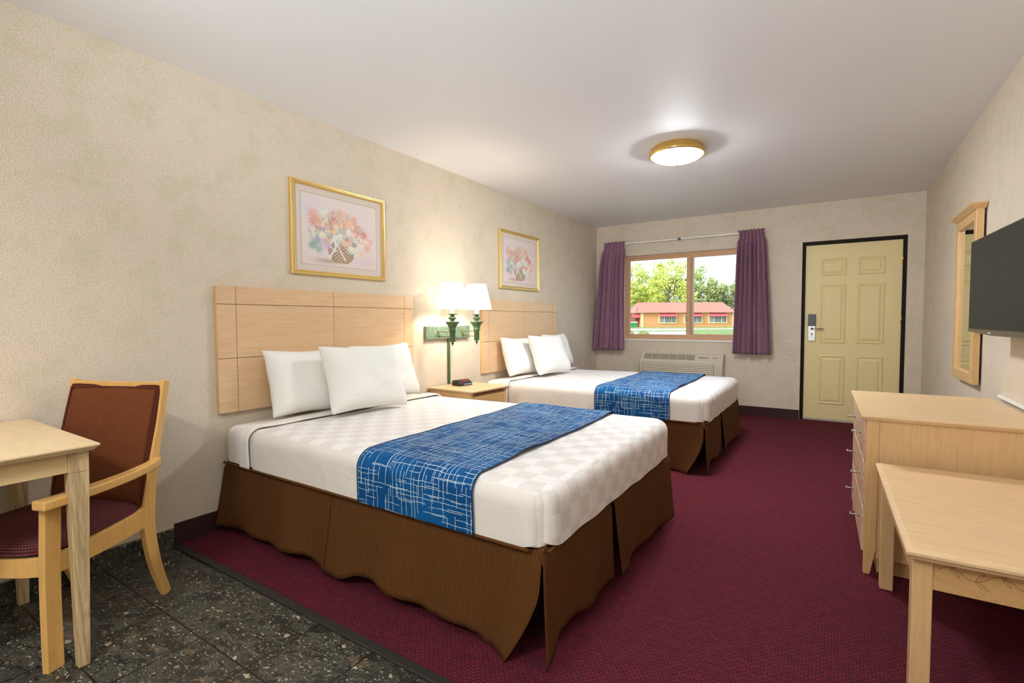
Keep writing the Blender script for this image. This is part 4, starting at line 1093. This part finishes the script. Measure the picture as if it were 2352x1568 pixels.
flatzone('ground_road', [(-30, 51.5), (19, 51.5), (20.5, 55.5), (-30, 55.5)], 0.0, ASPH, 'pale road strip outside')
flatzone('ground_kerb', [(-30, 55.5), (60, 55.5), (60, 56.1), (-30, 56.1)], 0.06, KERB, 'pale kerb along the lawn')

# orange building, 69 m ahead. px->metres at that distance: 0.0605
BD = 69.0; K = BD/1140.7; c0 = out(0, BD)
def bx(u): return (u-1176)*K
def bz(v): return CAM.z-(v-734.6)*K
base = out(bx(1578), BD)
bd = thing('building', base, 'single-storey orange building with a pink tiled roof and red awnings outside the window', 'building', rz=YAW)
def lx_(u): return (u-1578)*K
def lz_(v): return bz(v)-base[2]
ORANGE = mat('orange_stucco', S(196, 142, 92), 0.9)[0]
ROOF = mat('pink_roof_tile', S(206, 124, 100), 0.85); n = N(ROOF[1]); tc = n('ShaderNodeTexCoord')
sx_ = n('ShaderNodeSeparateXYZ', i_Vector=tc.outputs['Object']); fr1 = n.math('FRACT', n.math('MULTIPLY', sx_.outputs[2], 4.4))
n.link(n.mix(n.math('LESS_THAN', fr1, 0.25), S(182, 124, 106), S(150, 92, 78)), ROOF[2].inputs['Base Color']); ROOF = ROOF[0]
TRIMB = mat('cream_trim', S(206, 196, 150), 0.8)[0]; AWN = mat('red_awning', S(176, 80, 86), 0.8)[0]; DGL = mat('dark_window_glass', S(70, 76, 84), 0.15)[0]
WB = mat('white_glazing_bar', S(232, 226, 220), 0.6)[0]; BRN = mat('brown_timber', S(120, 70, 60), 0.8)[0]
x0, x1, zt_, zr = lx_(1472), lx_(1684), lz_(717.3), lz_(692.2)
MB().box(x0, x1, 0, 7.5, -0.4, zt_).build('wall', ORANGE, bd, **l)
ov = 0.35
MB().add([(x0-ov, -ov, zt_-0.04), (x1+ov, -ov, zt_-0.04), (x1+ov-0.35, 3.7, zr), (x0-ov+0.8, 3.7, zr), (x0-ov, 7.8, zt_-0.04), (x1+ov, 7.8, zt_-0.04)], [(0, 1, 2, 3), (3, 2, 5, 4), (0, 3, 4), (1, 5, 2), (0, 4, 5, 1)]).build('roof', ROOF, bd, **l)
for (q0, q1) in ((x0, x0+0.35), (x1-0.12, x1+0.03)): MB().box(q0, q1, -0.05, 0.02, -0.1, zt_).build('corner_trim', TRIMB, bd, **l)
for (a_, b_) in ((1512.5, 1554.7), (1570.5, 1613), (1626.5, 1670)):
    u0, u1, w0, w1 = lx_(a_), lx_(b_), lz_(742.5), lz_(720)
    wo = MB().frame((u0, u1, w0, w1), [(0, 0.0), (0, 0.08), (0.16, 0.08), (0.16, 0.0)], lambda a, b, h: (a, -h, b)).build('window', TRIMB, bd, **l)
    MB().box(u0+0.15, u1-0.15, -0.03, -0.005, w0+0.15, w1-0.1).build('pane', DGL, wo, **l)
    gb = MB()
    gb.box(u0+0.75, u0+0.84, -0.06, -0.02, w0+0.15, w1-0.1); gb.box(u1-0.82, u1-0.76, -0.06, -0.02, w0+0.15, w1-0.1)
    for k in range(1, 10): gb.box(u0+0.15+k*0.23-0.014, u0+0.15+k*0.23+0.014, -0.05, -0.025, w0+0.15, w1-0.1)
    for k in range(1, 4): gb.box(u0+0.15, u1-0.15, -0.05, -0.025, w0+0.15+k*0.2-0.014, w0+0.15+k*0.2+0.014)
    gb.build('glazing_bar', WB, wo, **l)
    at, ab = zt_-0.06, lz_(727)
    MB().loops([[(u0+0.1, 0, at), (u0+0.1, -0.55, ab), (u0+0.1, -0.5, ab-0.02), (u0+0.1, 0, at-0.1)], [(u1-0.1, 0, at), (u1-0.1, -0.55, ab), (u1-0.1, -0.5, ab-0.02), (u1-0.1, 0, at-0.1)]]).build('awning', AWN, bd, **l)
# left wing
wx0, wx1 = lx_(1458), lx_(1472.5)
MB().box(wx0+0.3, wx1+0.05, 0.8, 7, -0.3, lz_(722)).build('wing_wall', BRN, bd, **l)
ws = MB(); 
for k in range(6): ws.box(wx0-0.05+k*0.1, wx1+0.3, 0.5+0.35*k, 0.9+0.35*k, lz_(718)+k*0.2, lz_(718)+k*0.2+0.12)
ws.build('wing_roof', mat('white_red_roof', S(206, 150, 150), 0.8)[0], bd, **l)
MB().loops([[(wx0-0.2, 0.8, lz_(720)), (wx0-0.2, 0.2, lz_(729)), (wx0-0.2, 0.3, lz_(730))], [(wx1, 0.8, lz_(720)), (wx1, 0.2, lz_(729)), (wx1, 0.3, lz_(730))]]).build('wing_awning', AWN, bd, **l)

gd = MB(); px, py, pz = out((1454-1176)*66/1140.7, 66)
gd_t = thing('dumpster', (px, py, pz), 'green dumpster standing at the near end of the orange building', 'dumpster', rz=YAW)
DGREEN = mat('dumpster_green', S(50, 140, 92), 0.7)[0]
MB().frus((-0.42, 0.42, -0.5, 0.5, 0.06), (-0.47, 0.47, -0.6, 0.6, 0.62)).build('bin_body', DGREEN, gd_t, **l)
MB().frus((-0.5, 0.5, -0.62, 0.62, 0.62), (-0.5, 0.5, -0.2, 0.62, 0.78)).build('bin_lid', mat('dumpster_lid', S(170, 150, 130), 0.7)[0], gd_t, **l)

def leaf_mat(name, c1, c2):
    m, nt, b = mat(name, c1, 0.8, spec=0.2); n = N(nt)
    oi = n('ShaderNodeTexCoord'); a = n('ShaderNodeTexNoise', i_Vector=oi.outputs['Object'], i_Scale=0.9, i_Detail=5.0)
    n.link(n.ramp(a.outputs[0], [(0.35, c1), (0.65, c2)]), b.inputs['Base Color'])
    b.inputs['Transmission Weight'].default_value = 0.0
    return m
LEAF_Y = leaf_mat('spring_leaf', S(176, 196, 84), S(222, 224, 122))
LEAF_G = leaf_mat('green_leaf', S(148, 170, 98), S(186, 198, 124))
LEAF_D = leaf_mat('dark_leaf', S(138, 152, 92), S(170, 178, 118))
BARK = mat('bark', S(112, 96, 82), 0.9)[0]
def tree(r, d, hgt, rad, kind, label, seed, leaf, nleaf, cz=0.62, bare=False, ls=0.22, name='tree', trunk_r=0.16):
    rs = random.Random(seed); p = out(r, d)
    t = thing(name, (p[0], p[1], p[2]), label, 'tree' if name == 'tree' else 'bush', 'trees behind the orange building' if name == 'tree' else None, rz=YAW)
    tk = MB(); tips = []
    def grow(p0, dirv, ln, r0, lev):
        pts = [Vector(p0)]; dv = Vector(dirv).normalized()
        for k in range(4):
            dv = (dv+Vector((rs.uniform(-.2, .2), rs.uniform(-.2, .2), rs.uniform(-.05, .15)))).normalized()
            pts.append(pts[-1]+dv*ln/4)
        tk.tube(pts, [r0*(1-0.13*i) for i in range(5)], n=6)
        tips.append((pts[-1], lev)); 
        if lev < (4 if bare else 3):
            for _ in range(rs.choice([3, 3, 4])):
                k = rs.choice([2, 3, 4]); a = rs.uniform(0, 2*pi); el = rs.uniform(0.35, 0.95)
                nd = (dv*el+Vector((cos(a), sin(a), 0.25))*(1-el*0.5)).normalized()
                grow(pts[k], nd, ln*rs.uniform(.6, .8), r0*0.5, lev+1)
    grow((0, 0, -0.1), (0.03, 0, 1), hgt*0.36, trunk_r, 0)
    tk.build('trunk', BARK, t, **l)
    if leaf:
        lf = MB(); cl = []
        for _ in range(34):
            u = rs.uniform(-1, 1); a = rs.uniform(0, 2*pi); q = rs.random()**0.4
            cl.append((Vector((rad*q*sqrt(1-u*u)*cos(a), rad*q*sqrt(1-u*u)*sin(a), hgt*cz+hgt*(1-cz)*0.92*q*u)), rad*rs.uniform(.2, .38)))
        for _ in range(nleaf):
            c, rr_ = rs.choice(cl)
            o = Vector((rs.gauss(0, 1), rs.gauss(0, 1), rs.gauss(0, 1))).normalized()*rr_*rs.random()**0.4
            c = c+o; 
            if c.z < 0.02: continue
            a = Vector((rs.gauss(0, 1), rs.gauss(0, 1), rs.gauss(0, 1))).normalized(); b = a.orthogonal().normalized()
            s1 = ls*rs.uniform(.5, 1.2)
            lf.add([c+a*s1, c+b*s1*.5, c-a*s1, c-b*s1*.5], [(0, 1, 2, 3)])
        lf.build('foliage', leaf, t, recalc=False, **l)
    return t
TR = [(1462, 84, 10.5, 3.4, LEAF_Y, 'yellow-green tree seen just inside the window edge by the closer curtain', 5200, False),
      (1500, 92, 12.5, 3.6, LEAF_Y, 'tall yellow-green tree behind the gable end of the orange building', 5200, False),
      (1536, 82, 11.8, 3.7, LEAF_Y, 'spring-leaved tree with a dark forked trunk showing above the middle of the pink roof', 2900, False),
      (1572, 93, 13.0, 3.4, LEAF_Y, 'yellow-green tree just beside the central window post', 5200, False),
      (1606, 88, 11.0, 2.9, LEAF_G, 'grey-green tree just past the central window post', 3800, False),
      (1640, 84, 8.3, 2.9, LEAF_D, 'low rounded olive-green tree over the second and third awnings', 5600, False),
      (1676, 86, 8.5, 2.7, LEAF_D, 'rounded olive-green tree at the far end of the pink roof', 5200, False),
      (1648, 100, 12.5, 2.5, None, 'bare-branched tree rising behind the rounded olive trees', 0, True),
      (1690, 102, 12.5, 2.5, None, 'bare-branched tree showing against the curtain nearest the door', 0, True),
      (1420, 88, 11, 3.6, LEAF_G, 'green tree mostly hidden behind the curtain by the headboard wall', 4200, False)]
for i, (u, d, h_, r_, lf, lb_, nl, bare) in enumerate(TR):
    tree((u-1176)*d/1140.7, d, h_, r_, '', lb_, 30+i, lf, nl, 0.45 if not bare else 0.5, bare, ls=0.24, trunk_r=0.30 if i == 2 else (0.12 if bare else 0.16))
def bush(u, d, w, h_, label, seed):
    rs = random.Random(seed); p = out((u-1176)*d/1140.7, d)
    t = thing('bush', (p[0], p[1], p[2]), label, 'bush', 'small bushes by the parking lot')
    lf = MB()
    for _ in range(1500):
        a = rs.uniform(0, 2*pi); q = rs.random()**0.5; z = h_*rs.random()*(1-0.6*q)
        c = Vector((w/2*q*cos(a), w/2*q*sin(a), z+0.03)); a_ = Vector((rs.gauss(0, 1), rs.gauss(0, 1), rs.gauss(0, 1))).normalized(); b_ = a_.orthogonal().normalized(); s1 = 0.045
        lf.add([c+a_*s1, c+b_*s1*.5, c-a_*s1, c-b_*s1*.5], [(0, 1, 2, 3)])
    lf.build('foliage', LEAF_D, t, recalc=False, **l)
    st = MB()
    for k in range(7): st.tube([(0, 0, -0.02), (0.1*cos(k), 0.1*sin(k), h_*0.5), (w*0.3*cos(k), w*0.3*sin(k), h_*0.7)], 0.012, n=5)
    st.build('stem', BARK, t, **l)
bush(1478, 36, 0.85, 0.38, 'olive bush at the edge of the pale parking lot', 4)
bush(1449, 37, 0.45, 0.36, 'small bush at the parking lot edge, tight against the curtain', 5)

# ------------------------------------------------------------------ light
w = bpy.data.worlds.new('World'); scn.world = w; w.use_nodes = True
nt = w.node_tree; bg = nt.nodes['Background']; sky = nt.nodes.new('ShaderNodeTexSky')
sky.sky_type = 'NISHITA'; sky.sun_disc = False; sky.sun_elevation = radians(48); sky.sun_rotation = radians(200); sky.air_density = 1.0; sky.dust_density = 3.0; sky.ozone_density = 1.0
nt.links.new(sky.outputs[0], bg.inputs[0]); bg.inputs[1].default_value = 0.36
sun = bpy.data.lights.new('sun', 'SUN'); sun.energy = 1.3; sun.angle = radians(1.5); sun.color = (1, 0.95, 0.86)
so = bpy.data.objects.new('sun', sun); COL.objects.link(so)
dv = Vector((0.45, 0.75, -0.8)).normalized(); so.rotation_euler = dv.to_track_quat('-Z', 'Y').to_euler(); so.location = (0, -5, 20)
pt = bpy.data.lights.new('window_daylight', 'AREA'); pt.shape = 'RECTANGLE'; pt.size = WX1-WX0; pt.size_y = WZ1-WZ0
pt.cycles.is_portal = True
po = bpy.data.objects.new('window_daylight', pt); COL.objects.link(po); po.location = ((WX0+WX1)/2, D+T+0.02, (WZ0+WZ1)/2); po.rotation_euler = (radians(-90), 0, 0)
for i, ((lx, ly), _) in enumerate(LAMPS):
    pl_ = bpy.data.lights.new('bulb', 'POINT'); pl_.energy = 5.5; pl_.shadow_soft_size = 0.03; pl_.color = (1, 0.88, 0.72)
    bo = bpy.data.objects.new('bulb', pl_); COL.objects.link(bo); bo.location = (lx, ly, 1.37)

# ------------------------------------------------------------------ camera
cam = bpy.data.cameras.new('camera'); co = bpy.data.objects.new('camera', cam); COL.objects.link(co)
cam.sensor_width = 36.0; cam.lens = 1140.67/2352*36.0; cam.clip_start = 0.05; cam.clip_end = 500
Rv = Vector((0.83811631, 0.54547882, -0.0037301)); Uv = Vector((-0.01986977, 0.03736155, 0.99910425)); Fv = Vector((-0.54512957, 0.83729145, -0.04215187))
M = Matrix((Rv, Uv, -Fv)).transposed().to_4x4(); M.translation = CAM; co.matrix_world = M
scn.camera = co
scn.cycles.max_bounces = 8; scn.cycles.diffuse_bounces = 5; scn.cycles.glossy_bounces = 4; scn.cycles.transparent_max_bounces = 8
scn.cycles.use_denoising = True
scn.cycles.sample_clamp_indirect = 6.0
scn.view_settings.view_transform = 'Standard'; scn.view_settings.look = 'None'; scn.view_settings.exposure = 0.60; scn.view_settings.gamma = 1.0
